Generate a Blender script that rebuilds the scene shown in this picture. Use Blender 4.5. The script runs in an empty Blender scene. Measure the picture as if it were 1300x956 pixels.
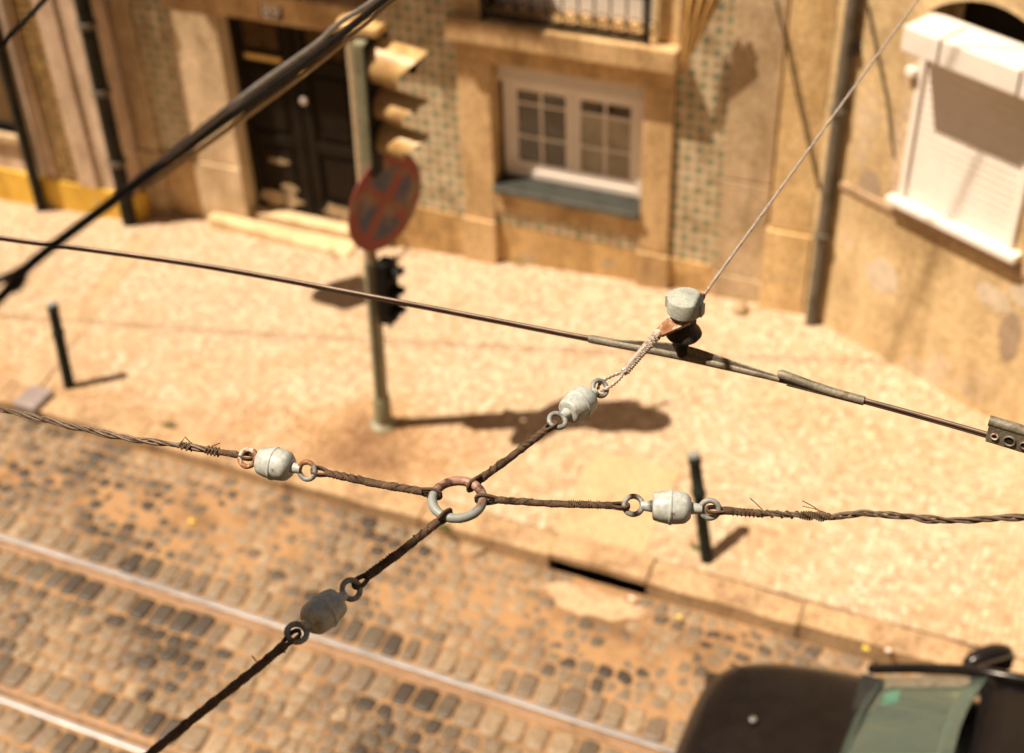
import bpy, bmesh, math, random
from math import radians as RD, sin, cos, pi
from mathutils import Vector, Matrix
SC = bpy.context.scene
COL = SC.collection
random.seed(7)

# ------------------------------------------------------------------ camera
F = 1761.0; CX, CY, H = 650.0, 478.0, 7.5          # focal length and centre in photo pixels (1300 x 956), eye height
def _r0(x, y): return Vector(((x-CX)/F, (y-CY)/F, 1.0))
_down = _r0(740, 2700).normalized()
_l = _r0(-4358, -715); _l = (_l - _l.dot(_down)*_down).normalized()
AX = -_l; AZ = -_down; AY = AZ.cross(AX)             # world axes in camera coordinates
cam_d = bpy.data.cameras.new('camera'); cam = bpy.data.objects.new('camera', cam_d); COL.objects.link(cam)
right = Vector((AX.x, AY.x, AZ.x)); dn = Vector((AX.y, AY.y, AZ.y)); fw = Vector((AX.z, AY.z, AZ.z))
M = Matrix((( right.x, -dn.x, -fw.x, 0), (right.y, -dn.y, -fw.y, 0), (right.z, -dn.z, -fw.z, H), (0, 0, 0, 1)))
cam.matrix_world = M
cam_d.sensor_width = 36; cam_d.lens = F/1300*36
cam_d.clip_start = 0.05; cam_d.clip_end = 800
cam_d.dof.use_dof = True; cam_d.dof.focus_distance = 3.05; cam_d.dof.aperture_fstop = 1.9
cam_d.dof.aperture_blades = 7
SC.camera = cam

# ------------------------------------------------------------------ light
SUN = Vector((.46, .25, -1)).normalized()            # direction the sunlight travels
sd = bpy.data.lights.new('sun', 'SUN'); sd.energy = 5.0; sd.angle = RD(.55); sd.color = (1.0, .825, .63)
so = bpy.data.objects.new('sun', sd); COL.objects.link(so); so.location = (0, 0, 30)
so.rotation_euler = SUN.to_track_quat('-Z', 'Y').to_euler()
w = bpy.data.worlds.new('World'); SC.world = w; w.use_nodes = True
nt = w.node_tree; bg = nt.nodes['Background']
sky = nt.nodes.new('ShaderNodeTexSky'); sky.sky_type = 'NISHITA'; sky.sun_disc = False
sky.sun_elevation = math.asin(-SUN.z); sky.sun_rotation = math.atan2(-SUN.x, -SUN.y)
sky.dust_density = .6
tint = nt.nodes.new('ShaderNodeMix'); tint.data_type = 'RGBA'; tint.blend_type = 'MULTIPLY'; tint.inputs[0].default_value = 1
tint.inputs[7].default_value = (1.25, .90, .58, 1)    # the photograph's warm white balance
nt.links.new(sky.outputs[0], tint.inputs[6]); nt.links.new(tint.outputs[2], bg.inputs[0])
bg.inputs[1].default_value = .05
SC.view_settings.view_transform = 'Standard'; SC.view_settings.look = 'None'
SC.view_settings.exposure = 0.80; SC.view_settings.gamma = 1.0

# ------------------------------------------------------------------ pixel -> point on a real plane
def ray(px, py):
    v = _r0(px, py); return Vector((AX.dot(v), AY.dot(v), AZ.dot(v)))
def G(px, py, z=0.0):
    d = ray(px, py); return Vector((0, 0, H)) + d*((z-H)/d.z)
def WY(px, py, y):
    d = ray(px, py); return Vector((0, 0, H)) + d*(y/d.y)
def DP(px, py, depth): return Vector((0, 0, H)) + ray(px, py)*depth

# ------------------------------------------------------------------ materials
def sn(n, t, **k):
    x = n.nodes.new(t)
    for a, v in k.items(): setattr(x, a, v)
    return x
def ramp(n, stops):
    r = n.nodes.new('ShaderNodeValToRGB'); e = r.color_ramp.elements
    e[0].position, e[0].color = stops[0][0], (*stops[0][1], 1); e[1].position, e[1].color = stops[-1][0], (*stops[-1][1], 1)
    for p, c in stops[1:-1]:
        q = e.new(p); q.color = (*c, 1)
    return r
def newmat(name, rough=.8, metal=0, spec=.3):
    m = bpy.data.materials.new(name); m.use_nodes = True; n = m.node_tree; b = n.nodes['Principled BSDF']
    b.inputs['Roughness'].default_value = rough; b.inputs['Metallic'].default_value = metal
    b.inputs['Specular IOR Level'].default_value = spec
    return m, n, b
def bump(n, b, src, strength, dist):
    bp = sn(n, 'ShaderNodeBump'); bp.inputs['Strength'].default_value = strength; bp.inputs['Distance'].default_value = dist
    n.links.new(src, bp.inputs['Height']); n.links.new(bp.outputs[0], b.inputs['Normal'])
def mottled(name, c0, c1, c2=None, scale=3, fine=40, rough=.85, metal=0, bs=.3, bd=.01, spec=.3, patch=.62, stretch=(1, 1, 1), amp=1.0, streak=0):
    m, n, b = newmat(name, rough, metal, spec)
    tc = sn(n, 'ShaderNodeTexCoord'); mp = sn(n, 'ShaderNodeMapping'); mp.inputs['Scale'].default_value = stretch
    n.links.new(tc.outputs['Object'], mp.inputs[0])
    a = sn(n, 'ShaderNodeTexNoise'); a.inputs['Scale'].default_value = scale; a.inputs['Detail'].default_value = 8; a.inputs['Roughness'].default_value = .62
    n.links.new(mp.outputs[0], a.inputs['Vector'])
    c2 = c2 or c1
    r = ramp(n, [(.34, c0), (.52, c1), (patch, c1), (patch+.06, c2)]); n.links.new(a.outputs['Fac'], r.inputs[0])
    f = sn(n, 'ShaderNodeTexNoise'); f.inputs['Scale'].default_value = fine; f.inputs['Detail'].default_value = 5
    n.links.new(mp.outputs[0], f.inputs['Vector'])
    lo, hi = 1-.28*amp, 1+.12*amp
    fr = ramp(n, [(.3, (lo, lo, lo)), (.7, (hi, hi, hi))]); n.links.new(f.outputs['Fac'], fr.inputs[0])
    mx = sn(n, 'ShaderNodeMix', data_type='RGBA', blend_type='MULTIPLY'); mx.inputs[0].default_value = 1
    n.links.new(r.outputs[0], mx.inputs[6]); n.links.new(fr.outputs[0], mx.inputs[7])
    out = mx.outputs[2]
    if streak:      # rain streaks and grime running down the face, and broad damp patches
        for sc_, scale_, st_, lo_ in (((2.2, 2.2, .5), 1.5, .58, .62), ((1, 1, .8), 1.4, .60, .58)):
            m2 = sn(n, 'ShaderNodeMapping'); m2.inputs['Scale'].default_value = sc_; m2.inputs['Location'].default_value = (3.1, 7.7, 1.3)
            n.links.new(tc.outputs['Object'], m2.inputs[0])
            g = sn(n, 'ShaderNodeTexNoise'); g.inputs['Scale'].default_value = scale_; g.inputs['Detail'].default_value = 7; g.inputs['Roughness'].default_value = .68
            n.links.new(m2.outputs[0], g.inputs['Vector'])
            k = 1-(1-lo_)*streak
            gr = ramp(n, [(st_-.12, (1.06, 1.06, 1.06)), (st_, (.5+.5*k, .48+.5*k, .44+.5*k)), (st_+.14, (k, k*.92, k*.84))]); n.links.new(g.outputs['Fac'], gr.inputs[0])
            m3 = sn(n, 'ShaderNodeMix', data_type='RGBA', blend_type='MULTIPLY'); m3.inputs[0].default_value = 1
            n.links.new(out, m3.inputs[6]); n.links.new(gr.outputs[0], m3.inputs[7]); out = m3.outputs[2]
    n.links.new(out, b.inputs['Base Color'])
    bump(n, b, f.outputs['Fac'], bs, bd)
    return m
def mathn(n, op, a, b_=None, c=None):
    x = sn(n, 'ShaderNodeMath', operation=op)
    for i, v in enumerate((a, b_, c)):
        if v is None: continue
        if isinstance(v, (int, float)): x.inputs[i].default_value = v
        else: n.links.new(v, x.inputs[i])
    return x.outputs[0]
def tilemat(name, bgc, motif, motif2, grout, pitch, t1=.45, t2=.6):
    m, n, b = newmat(name, .35, 0, .4)
    tc = sn(n, 'ShaderNodeTexCoord'); sp = sn(n, 'ShaderNodeSeparateXYZ')
    wn = sn(n, 'ShaderNodeTexNoise'); wn.inputs['Scale'].default_value = 30
    n.links.new(tc.outputs['Object'], wn.inputs['Vector'])
    n.links.new(tc.outputs['Object'], sp.inputs[0])
    def wob(v, ax):
        return mathn(n, 'MULTIPLY_ADD', wn.outputs['Fac'], .05, v)
    u = mathn(n, 'MULTIPLY', wob(sp.outputs[0], 0), pi/pitch); v = mathn(n, 'MULTIPLY', wob(sp.outputs[2], 2), pi/pitch)
    s = mathn(n, 'MULTIPLY', mathn(n, 'SINE', u), mathn(n, 'SINE', v))
    r = ramp(n, [(0, motif2), (.5-t2/2, motif2), (.5-t2/2+.05, bgc), (.5+t1/2-.05, bgc), (.5+t1/2, motif), (1, motif)])
    n.links.new(mathn(n, 'MULTIPLY_ADD', s, .5, .5), r.inputs[0])
    # grout lines at the edges of the tiles
    gx = mathn(n, 'ABSOLUTE', mathn(n, 'SINE', mathn(n, 'MULTIPLY', sp.outputs[0], pi/pitch)))
    gz = mathn(n, 'ABSOLUTE', mathn(n, 'SINE', mathn(n, 'MULTIPLY', sp.outputs[2], pi/pitch)))
    g = mathn(n, 'LESS_THAN', mathn(n, 'MINIMUM', gx, gz), .05)
    mg = sn(n, 'ShaderNodeMix', data_type='RGBA'); n.links.new(g, mg.inputs[0]); n.links.new(r.outputs[0], mg.inputs[6]); mg.inputs[7].default_value = (*grout, 1)
    vt = sn(n, 'ShaderNodeTexWhiteNoise', noise_dimensions='2D'); cb_ = sn(n, 'ShaderNodeCombineXYZ')
    n.links.new(mathn(n, 'FLOOR', mathn(n, 'DIVIDE', sp.outputs[0], pitch)), cb_.inputs[0]); n.links.new(mathn(n, 'FLOOR', mathn(n, 'DIVIDE', sp.outputs[2], pitch)), cb_.inputs[1]); n.links.new(cb_.outputs[0], vt.inputs['Vector'])
    vr = ramp(n, [(0, (.78, .74, .68)), (.15, (.95, .94, .92)), (1, (1.1, 1.1, 1.1))]); n.links.new(vt.outputs['Value'], vr.inputs[0])
    mv = sn(n, 'ShaderNodeMix', data_type='RGBA', blend_type='MULTIPLY'); mv.inputs[0].default_value = 1
    n.links.new(mg.outputs[2], mv.inputs[6]); n.links.new(vr.outputs[0], mv.inputs[7]); mg = mv
    a = sn(n, 'ShaderNodeTexNoise'); a.inputs['Scale'].default_value = 4; a.inputs['Detail'].default_value = 6
    n.links.new(tc.outputs['Object'], a.inputs['Vector'])
    fr = ramp(n, [(.36, (.74, .68, .58)), (.60, (1.05, 1.02, 1))]); n.links.new(a.outputs['Fac'], fr.inputs[0])
    mx = sn(n, 'ShaderNodeMix', data_type='RGBA', blend_type='MULTIPLY'); mx.inputs[0].default_value = 1
    n.links.new(mg.outputs[2], mx.inputs[6]); n.links.new(fr.outputs[0], mx.inputs[7]); n.links.new(mx.outputs[2], b.inputs['Base Color'])
    return m

def calcada():
    m, n, b = newmat('limestone_mosaic', .7, 0, .3)
    tc = sn(n, 'ShaderNodeTexCoord')
    dn_ = sn(n, 'ShaderNodeTexNoise'); dn_.inputs['Scale'].default_value = 1.3; dn_.inputs['Detail'].default_value = 2
    n.links.new(tc.outputs['Object'], dn_.inputs['Vector'])
    ad = sn(n, 'ShaderNodeVectorMath', operation='MULTIPLY_ADD'); n.links.new(dn_.outputs['Color'], ad.inputs[0]); ad.inputs[1].default_value = (.3, .3, 0)
    n.links.new(tc.outputs['Object'], ad.inputs[2])
    v = sn(n, 'ShaderNodeTexVoronoi', voronoi_dimensions='2D'); v.inputs['Scale'].default_value = 21; v.inputs['Randomness'].default_value = .4
    e = sn(n, 'ShaderNodeTexVoronoi', voronoi_dimensions='2D', feature='DISTANCE_TO_EDGE'); e.inputs['Scale'].default_value = 21; e.inputs['Randomness'].default_value = .4
    n.links.new(ad.outputs[0], v.inputs['Vector']); n.links.new(ad.outputs[0], e.inputs['Vector'])
    sp = sn(n, 'ShaderNodeSeparateColor'); n.links.new(v.outputs['Color'], sp.inputs[0])
    r = ramp(n, [(0, (.35, .255, .165)), (.25, (.43, .325, .22)), (.7, (.485, .38, .27)), (.9, (.53, .425, .315)), (1, (.61, .50, .385))]); n.links.new(sp.outputs[0], r.inputs[0])
    big = sn(n, 'ShaderNodeTexNoise'); big.inputs['Scale'].default_value = 1.1; big.inputs['Detail'].default_value = 7; big.inputs['Roughness'].default_value = .65
    n.links.new(tc.outputs['Object'], big.inputs['Vector'])
    # worn tan soil near the kerb: a stain with its own place
    sx = sn(n, 'ShaderNodeSeparateXYZ'); n.links.new(tc.outputs['Object'], sx.inputs[0])
    near = mathn(n, 'SUBTRACT', 1.0, mathn(n, 'MULTIPLY', mathn(n, 'SUBTRACT', sx.outputs[1], 6.7), .62))
    near = mathn(n, 'MULTIPLY', near, mathn(n, 'SUBTRACT', .75, mathn(n, 'MULTIPLY', mathn(n, 'ADD', sx.outputs[0], 5.5), .12)))
    sm = mathn(n, 'ADD', mathn(n, 'MULTIPLY', near, .22), big.outputs['Fac'])
    # round brown stain at the foot of the signal post
    ds = sn(n, 'ShaderNodeVectorMath', operation='DISTANCE'); n.links.new(tc.outputs['Object'], ds.inputs[0]); ds.inputs[1].default_value = (-4.75, 7.42, 0)
    st = mathn(n, 'MAXIMUM', 0, mathn(n, 'SUBTRACT', 1, mathn(n, 'MULTIPLY', ds.outputs['Value'], 1.25)))
    sm = mathn(n, 'MULTIPLY_ADD', st, .55, sm)
    br = ramp(n, [(.44, (1.07, 1.07, 1.07)), (.62, (1.0, .95, .87)), (.76, (.88, .73, .55)), (1.0, (.46, .33, .23))]); n.links.new(sm, br.inputs[0])
    mx = sn(n, 'ShaderNodeMix', data_type='RGBA', blend_type='MULTIPLY'); mx.inputs[0].default_value = 1
    n.links.new(r.outputs[0], mx.inputs[6]); n.links.new(br.outputs[0], mx.inputs[7])
    j = ramp(n, [(.02, (.52, .42, .32)), (.10, (1, 1, 1))]); n.links.new(e.outputs['Distance'], j.inputs[0])
    m2 = sn(n, 'ShaderNodeMix', data_type='RGBA', blend_type='MULTIPLY'); m2.inputs[0].default_value = 1
    n.links.new(mx.outputs[2], m2.inputs[6]); n.links.new(j.outputs[0], m2.inputs[7]); n.links.new(m2.outputs[2], b.inputs['Base Color'])
    hh = mathn(n, 'ADD', mathn(n, 'MINIMUM', e.outputs['Distance'], .12), mathn(n, 'MULTIPLY', sp.outputs[1], .10))
    bump(n, b, hh, .6, .03)
    return m

MT = {}
MT['calcada'] = calcada()
MT['sand'] = mottled('sandy_joint_fill', (.21, .12, .058), (.38, .23, .115), (.29, .18, .10), 2.6, 60, .95, bd=.02, bs=.6)
MT['kerbstone'] = mottled('worn_kerb_granite', (.26, .165, .095), (.45, .31, .18), (.38, .27, .18), 3, 30, .8, amp=1.4, streak=.5)
MT['slab'] = mottled('smooth_limestone_slab', (.40, .27, .15), (.51, .36, .21), (.46, .33, .20), 2.5, 30, .75)
MT['pale_slab'] = mottled('worn_pale_slab', (.34, .225, .13), (.48, .35, .22), (.36, .24, .14), 5, 30, .7)
MT['stepstone'] = mottled('worn_cream_step', (.56, .40, .22), (.70, .53, .32), None, 3, 30, .7)
MT['sill_top'] = mottled('dark_green_sill_top', (.022, .026, .021), (.040, .043, .036), None, 8, 50, .7)
MT['stone'] = mottled('ochre_limestone', (.43, .285, .14), (.61, .425, .225), (.68, .51, .31), 2.2, 30, .85, stretch=(1, 1, .6), amp=1.2, streak=.75)
MT['palestone'] = mottled('pale_limestone', (.50, .38, .24), (.62, .48, .32), (.54, .39, .22), 2.5, 30, .85, amp=1.2, streak=.7)
MT['greystone'] = mottled('grey_brown_stone', (.44, .33, .20), (.56, .43, .28), (.62, .47, .31), 2.2, 30, .85, amp=1.2, streak=.7)
MT['ochre'] = mottled('weathered_ochre_plaster', (.40, .24, .10), (.58, .385, .175), (.46, .36, .23), 2.0, 25, .9, amp=1.2, streak=.8)
MT['ochre_light'] = mottled('sunny_ochre_plaster', (.60, .41, .19), (.72, .52, .27), (.64, .49, .30), 1.9, 30, .9, amp=1.2, streak=.6)
MT['rwall'] = mottled('peeling_ochre_wall', (.48, .36, .20), (.62, .47, .27), (.62, .50, .36), 1.1, 18, .9, patch=.57, amp=1.0, streak=.65)
MT['rwall_trim'] = mottled('brown_stone_band', (.34, .24, .16), (.46, .33, .21), None, 3, 40, .9)
MT['patch'] = mottled('bare_grey_render', (.30, .22, .15), (.40, .30, .21), None, 5, 60, .95)
MT['lpatch'] = mottled('bare_lime_render', (.52, .44, .34), (.66, .56, .42), None, 9, 60, .95)
MT['pinkplaster'] = mottled('pinkish_beige_plaster', (.50, .38, .28), (.62, .48, .37), (.56, .42, .30), 1.8, 30, .9, streak=.8)
MT['yellow'] = mottled('yellow_plinth_paint', (.60, .36, .05), (.70, .45, .07), (.58, .40, .14), 2.5, 30, .7, streak=.5)
MT['tile'] = tilemat('green_dotted_tiles', (.56, .48, .345), (.17, .25, .18), (.34, .30, .22), (.40, .33, .22), .100, .56, .66)
MT['tile_ochre'] = tilemat('dark_ochre_tiles', (.50, .31, .09), (.02, .022, .016), (.05, .045, .03), (.10, .07, .04), .085, .30, .30)
MT['door'] = mottled('old_dark_brown_door_paint', (.010, .007, .0045), (.018, .012, .007), None, 4, 60, .75, spec=.10)
MT['door_worn'] = mottled('bare_worn_wood', (.10, .07, .045), (.42, .32, .20), None, 6, 40, .9)
MT['brass'] = mottled('tarnished_brass', (.5, .33, .10), (.6, .42, .15), None, 8, 40, .4, .7)
MT['steel_knob'] = mottled('pale_steel_knob', (.6, .55, .5), (.7, .65, .6), None, 8, 40, .3, .6)
MT['lattice'] = mottled('brown_lattice', (.11, .065, .03), (.16, .10, .045), None, 8, 40, .8, spec=.1)
MT['white'] = mottled('white_window_paint', (.76, .71, .66), (.82, .77, .72), None, 3, 30, .5, spec=.4, amp=.25, bs=.05)
MT['shutter'] = mottled('white_shutter_plastic', (.72, .67, .61), (.78, .73, .68), None, 2, 12, .55, spec=.3, amp=.2, bs=.03)
MT['curtain'] = mottled('net_curtain', (.34, .30, .24), (.44, .40, .32), None, 4, 60, .9)
MT['sillgreen'] = mottled('blue_grey_slate_sill', (.065, .07, .062), (.11, .115, .10), (.05, .052, .045), 8, 50, .7)
MT['iron'] = mottled('black_iron', (.008, .007, .006), (.016, .013, .011), None, 9, 50, .6, spec=.2)
MT['pipe'] = mottled('dark_green_grey_pipe', (.014, .014, .010), (.030, .028, .021), (.06, .045, .03), 6, 50, .65, spec=.12)
MT['pipe_light'] = mottled('grey_green_pipe', (.085, .072, .052), (.15, .13, .10), (.13, .08, .05), 5, 50, .55)
MT['bollard'] = mottled('dark_green_bollard_paint', (.008, .012, .009), (.016, .021, .015), (.03, .025, .015), 9, 60, .6, spec=.2)
MT['bollard_top'] = mottled('worn_bollard_top', (.15, .20, .19), (.28, .30, .28), None, 30, 60, .5)
MT['postgreen'] = mottled('khaki_green_post_paint', (.18, .17, .10), (.27, .26, .17), (.20, .14, .08), 5, 50, .5, spec=.5)
MT['post_pale'] = mottled('faded_beige_post_paint', (.34, .25, .15), (.44, .34, .22), (.34, .19, .09), 6, 50, .55)
MT['signal_pale'] = mottled('faded_yellow_visor_paint', (.44, .26, .095), (.56, .38, .17), (.40, .22, .09), 5, 40, .45, spec=.5, streak=.5)
MT['signal_black'] = mottled('signal_black_plastic', (.004, .004, .004), (.008, .007, .006), None, 5, 40, .6, spec=.15)
MT['rail'] = mottled('polished_rail_steel', (.30, .29, .30), (.46, .46, .48), None, 10, 80, .40, .5, bs=.1, bd=.002, stretch=(.1, 1, 1))
MT['raillip'] = mottled('rusty_rail_lip', (.26, .17, .11), (.40, .28, .20), None, 10, 60, .6, .3, stretch=(.3, 1, 1))
MT['groove'] = mottled('sandy_rail_groove', (.10, .05, .02), (.26, .14, .05), None, 6, 60, .9)
MT['porcelain'] = mottled('old_grey_white_insulator', (.30, .34, .34), (.43, .47, .455), (.20, .155, .105), 16, 90, .38, bs=.05, bd=.001, patch=.61, spec=.5, amp=.9)
MT['galv'] = mottled('weathered_grey_galvanised_iron', (.19, .20, .19), (.30, .31, .30), (.24, .11, .05), 30, 200, .6, .2, bs=.3, bd=.002, patch=.55)
MT['galv_rusty'] = mottled('rusty_iron', (.16, .065, .03), (.30, .15, .075), (.54, .48, .42), 30, 180, .8, .1, bs=.5, bd=.002, patch=.52)
m_, n_, b_ = newmat('grey_ring_half_rusted', .55, .1, .4)
tc_ = sn(n_, 'ShaderNodeTexCoord'); sp_ = sn(n_, 'ShaderNodeSeparateXYZ'); n_.links.new(tc_.outputs['Object'], sp_.inputs[0])
nz_ = sn(n_, 'ShaderNodeTexNoise'); nz_.inputs['Scale'].default_value = 30; nz_.inputs['Detail'].default_value = 7; n_.links.new(tc_.outputs['Object'], nz_.inputs['Vector'])
q_ = mathn(n_, 'ADD', mathn(n_, 'MULTIPLY', mathn(n_, 'MULTIPLY_ADD', sp_.outputs[0], -.25, sp_.outputs[1]), 5.5), nz_.outputs['Fac'])
r_ = ramp(n_, [(.42, (.24, .265, .26)), (.54, (.17, .185, .175)), (.60, (.22, .12, .085)), (.70, (.07, .032, .025)), (.80, (.34, .20, .15)), (1, (.16, .08, .06))]); n_.links.new(q_, r_.inputs[0]); n_.links.new(r_.outputs[0], b_.inputs['Base Color'])
bump(n_, b_, nz_.outputs['Fac'], .3, .002); MT['ringmat'] = m_
MT['wrap'] = mottled('brown_wrapped_wire', (.045, .028, .018), (.105, .066, .040), (.17, .115, .07), 45, 260, .85, bs=.6, bd=.003)
MT['strand'] = mottled('grey_brown_steel_strand', (.085, .06, .04), (.18, .135, .10), (.13, .075, .045), 60, 260, .65, .3, bs=.4, bd=.001)
MT['strand_pale'] = mottled('pale_grey_steel_strand', (.36, .31, .26), (.52, .46, .40), (.30, .2, .13), 60, 260, .55, .3, bs=.4, bd=.001)
MT['contact'] = mottled('worn_copper_contact_wire', (.10, .07, .055), (.17, .125, .10), (.22, .15, .09), 30, 200, .45, .6, bs=.1, bd=.001, stretch=(.1, 1, 1))
MT['ear'] = mottled('grey_bronze_splice', (.11, .10, .075), (.23, .21, .165), (.16, .12, .08), 24, 180, .6, .3, bs=.4, bd=.002)
MT['capgrey'] = mottled('grey_green_cap', (.28, .31, .28), (.38, .41, .37), (.44, .46, .42), 30, 220, .7, bs=.4, bd=.001)
MT['blackbell'] = mottled('black_rubbery_bell', (.012, .010, .008), (.03, .024, .02), None, 20, 100, .6)
MT['rubber'] = mottled('black_cable_sheath', (.006, .005, .004), (.012, .010, .009), None, 12, 120, .6, spec=.15)
MT['cable_shine_grey'] = mottled('grey_cable_highlight', (.15, .135, .12), (.21, .19, .17), None, 12, 120, .4, spec=.5)
MT['cable_shine_tan'] = mottled('tan_cable_highlight', (.36, .22, .08), (.46, .29, .11), None, 12, 120, .5)
MT['carpaint'] = mottled('near_black_car_paint', (.006, .005, .005), (.010, .008, .008), None, 1, 10, .25, 0, bs=0, spec=.35)
MT['carplastic'] = mottled('black_car_plastic', (.012, .012, .012), (.02, .02, .02), None, 5, 60, .6)
MT['tyre'] = mottled('tyre_rubber', (.015, .015, .015), (.03, .03, .03), None, 5, 60, .85)
MT['alloy'] = mottled('grey_alloy', (.35, .35, .36), (.45, .45, .46), None, 5, 60, .35, .8)
MT['teal'] = mottled('teal_sticker', (.0, .38, .36), (.02, .50, .46), None, 5, 60, .5)
MT['cloth'] = mottled('ochre_cloth', (.50, .30, .10), (.62, .40, .16), None, 3, 60, .9)
MT['wall_far'] = mottled('beige_house_plaster', (.50, .40, .28), (.60, .50, .36), None, 1, 20, .9)
MT['roof'] = mottled('clay_roof', (.30, .13, .07), (.40, .2, .1), None, 3, 20, .9)
MT['leaf'] = mottled('weed_leaf', (.05, .09, .02), (.10, .15, .03), None, 20, 60, .7)
MT['leaf_yellow'] = mottled('yellow_leaf', (.6, .45, .05), (.75, .6, .1), None, 20, 60, .7)
MT['litter'] = mottled('pinkish_paper', (.7, .55, .5), (.8, .68, .62), None, 20, 60, .7)
MT['grating'] = mottled('grey_purple_steel', (.26, .22, .22), (.36, .31, .31), None, 6, 60, .5, .4)
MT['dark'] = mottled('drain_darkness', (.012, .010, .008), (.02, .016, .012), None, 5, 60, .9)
MT['digit'] = mottled('white_enamel', (.84, .80, .76), (.9, .86, .82), None, 5, 60, .4)
MT['plate'] = mottled('dark_blue_enamel', (.03, .028, .04), (.045, .04, .05), None, 5, 60, .5)
m_, n_, b_ = newmat('window_glass', .04, 0, .8); b_.inputs['Base Color'].default_value = (.025, .02, .017, 1); MT['glass'] = m_
m_, n_, b_ = newmat('car_glass', .03, 0, .8); b_.inputs['Base Color'].default_value = (.55, .70, .60, 1); b_.inputs['Transmission Weight'].default_value = .9; MT['carglass'] = m_
m_, n_, b_ = newmat('signal_lens', .2, 0, .5); b_.inputs['Base Color'].default_value = (.06, .01, .01, 1); MT['lens'] = m_

# sett stones: colour per stone from a mesh attribute
m_, n_, b_ = newmat('basalt_setts', .55, 0, .45)
at_ = sn(n_, 'ShaderNodeAttribute', attribute_name='stone')
nz_ = sn(n_, 'ShaderNodeTexNoise'); nz_.inputs['Scale'].default_value = 35; nz_.inputs['Detail'].default_value = 6
tc_ = sn(n_, 'ShaderNodeTexCoord'); n_.links.new(tc_.outputs['Object'], nz_.inputs['Vector'])
r_ = ramp(n_, [(.35, (.7, .68, .62)), (.7, (1.25, 1.2, 1.1))]); n_.links.new(nz_.outputs['Fac'], r_.inputs[0])
mx_ = sn(n_, 'ShaderNodeMix', data_type='RGBA', blend_type='MULTIPLY'); mx_.inputs[0].default_value = 1
n_.links.new(at_.outputs['Color'], mx_.inputs[6]); n_.links.new(r_.outputs[0], mx_.inputs[7]); n_.links.new(mx_.outputs[2], b_.inputs['Base Color'])
bump(n_, b_, nz_.outputs['Fac'], .5, .012); MT['setts'] = m_

# weathered no-stopping disc: blue field, red ring and cross, drawn in the disc's own coordinates
def signmat():
    m, n, b = newmat('weathered_red_blue_sign', .55, 0, .35)
    tc = sn(n, 'ShaderNodeTexCoord'); sp = sn(n, 'ShaderNodeSeparateXYZ'); n.links.new(tc.outputs['Object'], sp.inputs[0])
    y, z = sp.outputs[0], sp.outputs[1]
    rr = mathn(n, 'SQRT', mathn(n, 'ADD', mathn(n, 'MULTIPLY', y, y), mathn(n, 'MULTIPLY', z, z)))
    ring = mathn(n, 'GREATER_THAN', rr, .285)
    d1 = mathn(n, 'LESS_THAN', mathn(n, 'ABSOLUTE', mathn(n, 'ADD', y, z)), .075)
    d2 = mathn(n, 'LESS_THAN', mathn(n, 'ABSOLUTE', mathn(n, 'SUBTRACT', y, z)), .075)
    fac = mathn(n, 'MAXIMUM', ring, mathn(n, 'MAXIMUM', d1, d2))
    nz = sn(n, 'ShaderNodeTexNoise'); nz.inputs['Scale'].default_value = 5; nz.inputs['Detail'].default_value = 9; n.links.new(tc.outputs['Object'], nz.inputs['Vector'])
    worn = ramp(n, [(.50, (0, 0, 0)), (.64, (1, 1, 1))]); n.links.new(nz.outputs['Fac'], worn.inputs[0])
    a = sn(n, 'ShaderNodeMix', data_type='RGBA'); n.links.new(fac, a.inputs[0]); a.inputs[6].default_value = (.05, .055, .105, 1); a.inputs[7].default_value = (.23, .038, .024, 1)
    c = sn(n, 'ShaderNodeMix', data_type='RGBA'); n.links.new(worn.outputs[0], c.inputs[0]); n.links.new(a.outputs[2], c.inputs[6]); c.inputs[7].default_value = (.20, .13, .08, 1)
    n.links.new(c.outputs[2], b.inputs['Base Color'])
    return m
MT['sign'] = signmat()

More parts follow.
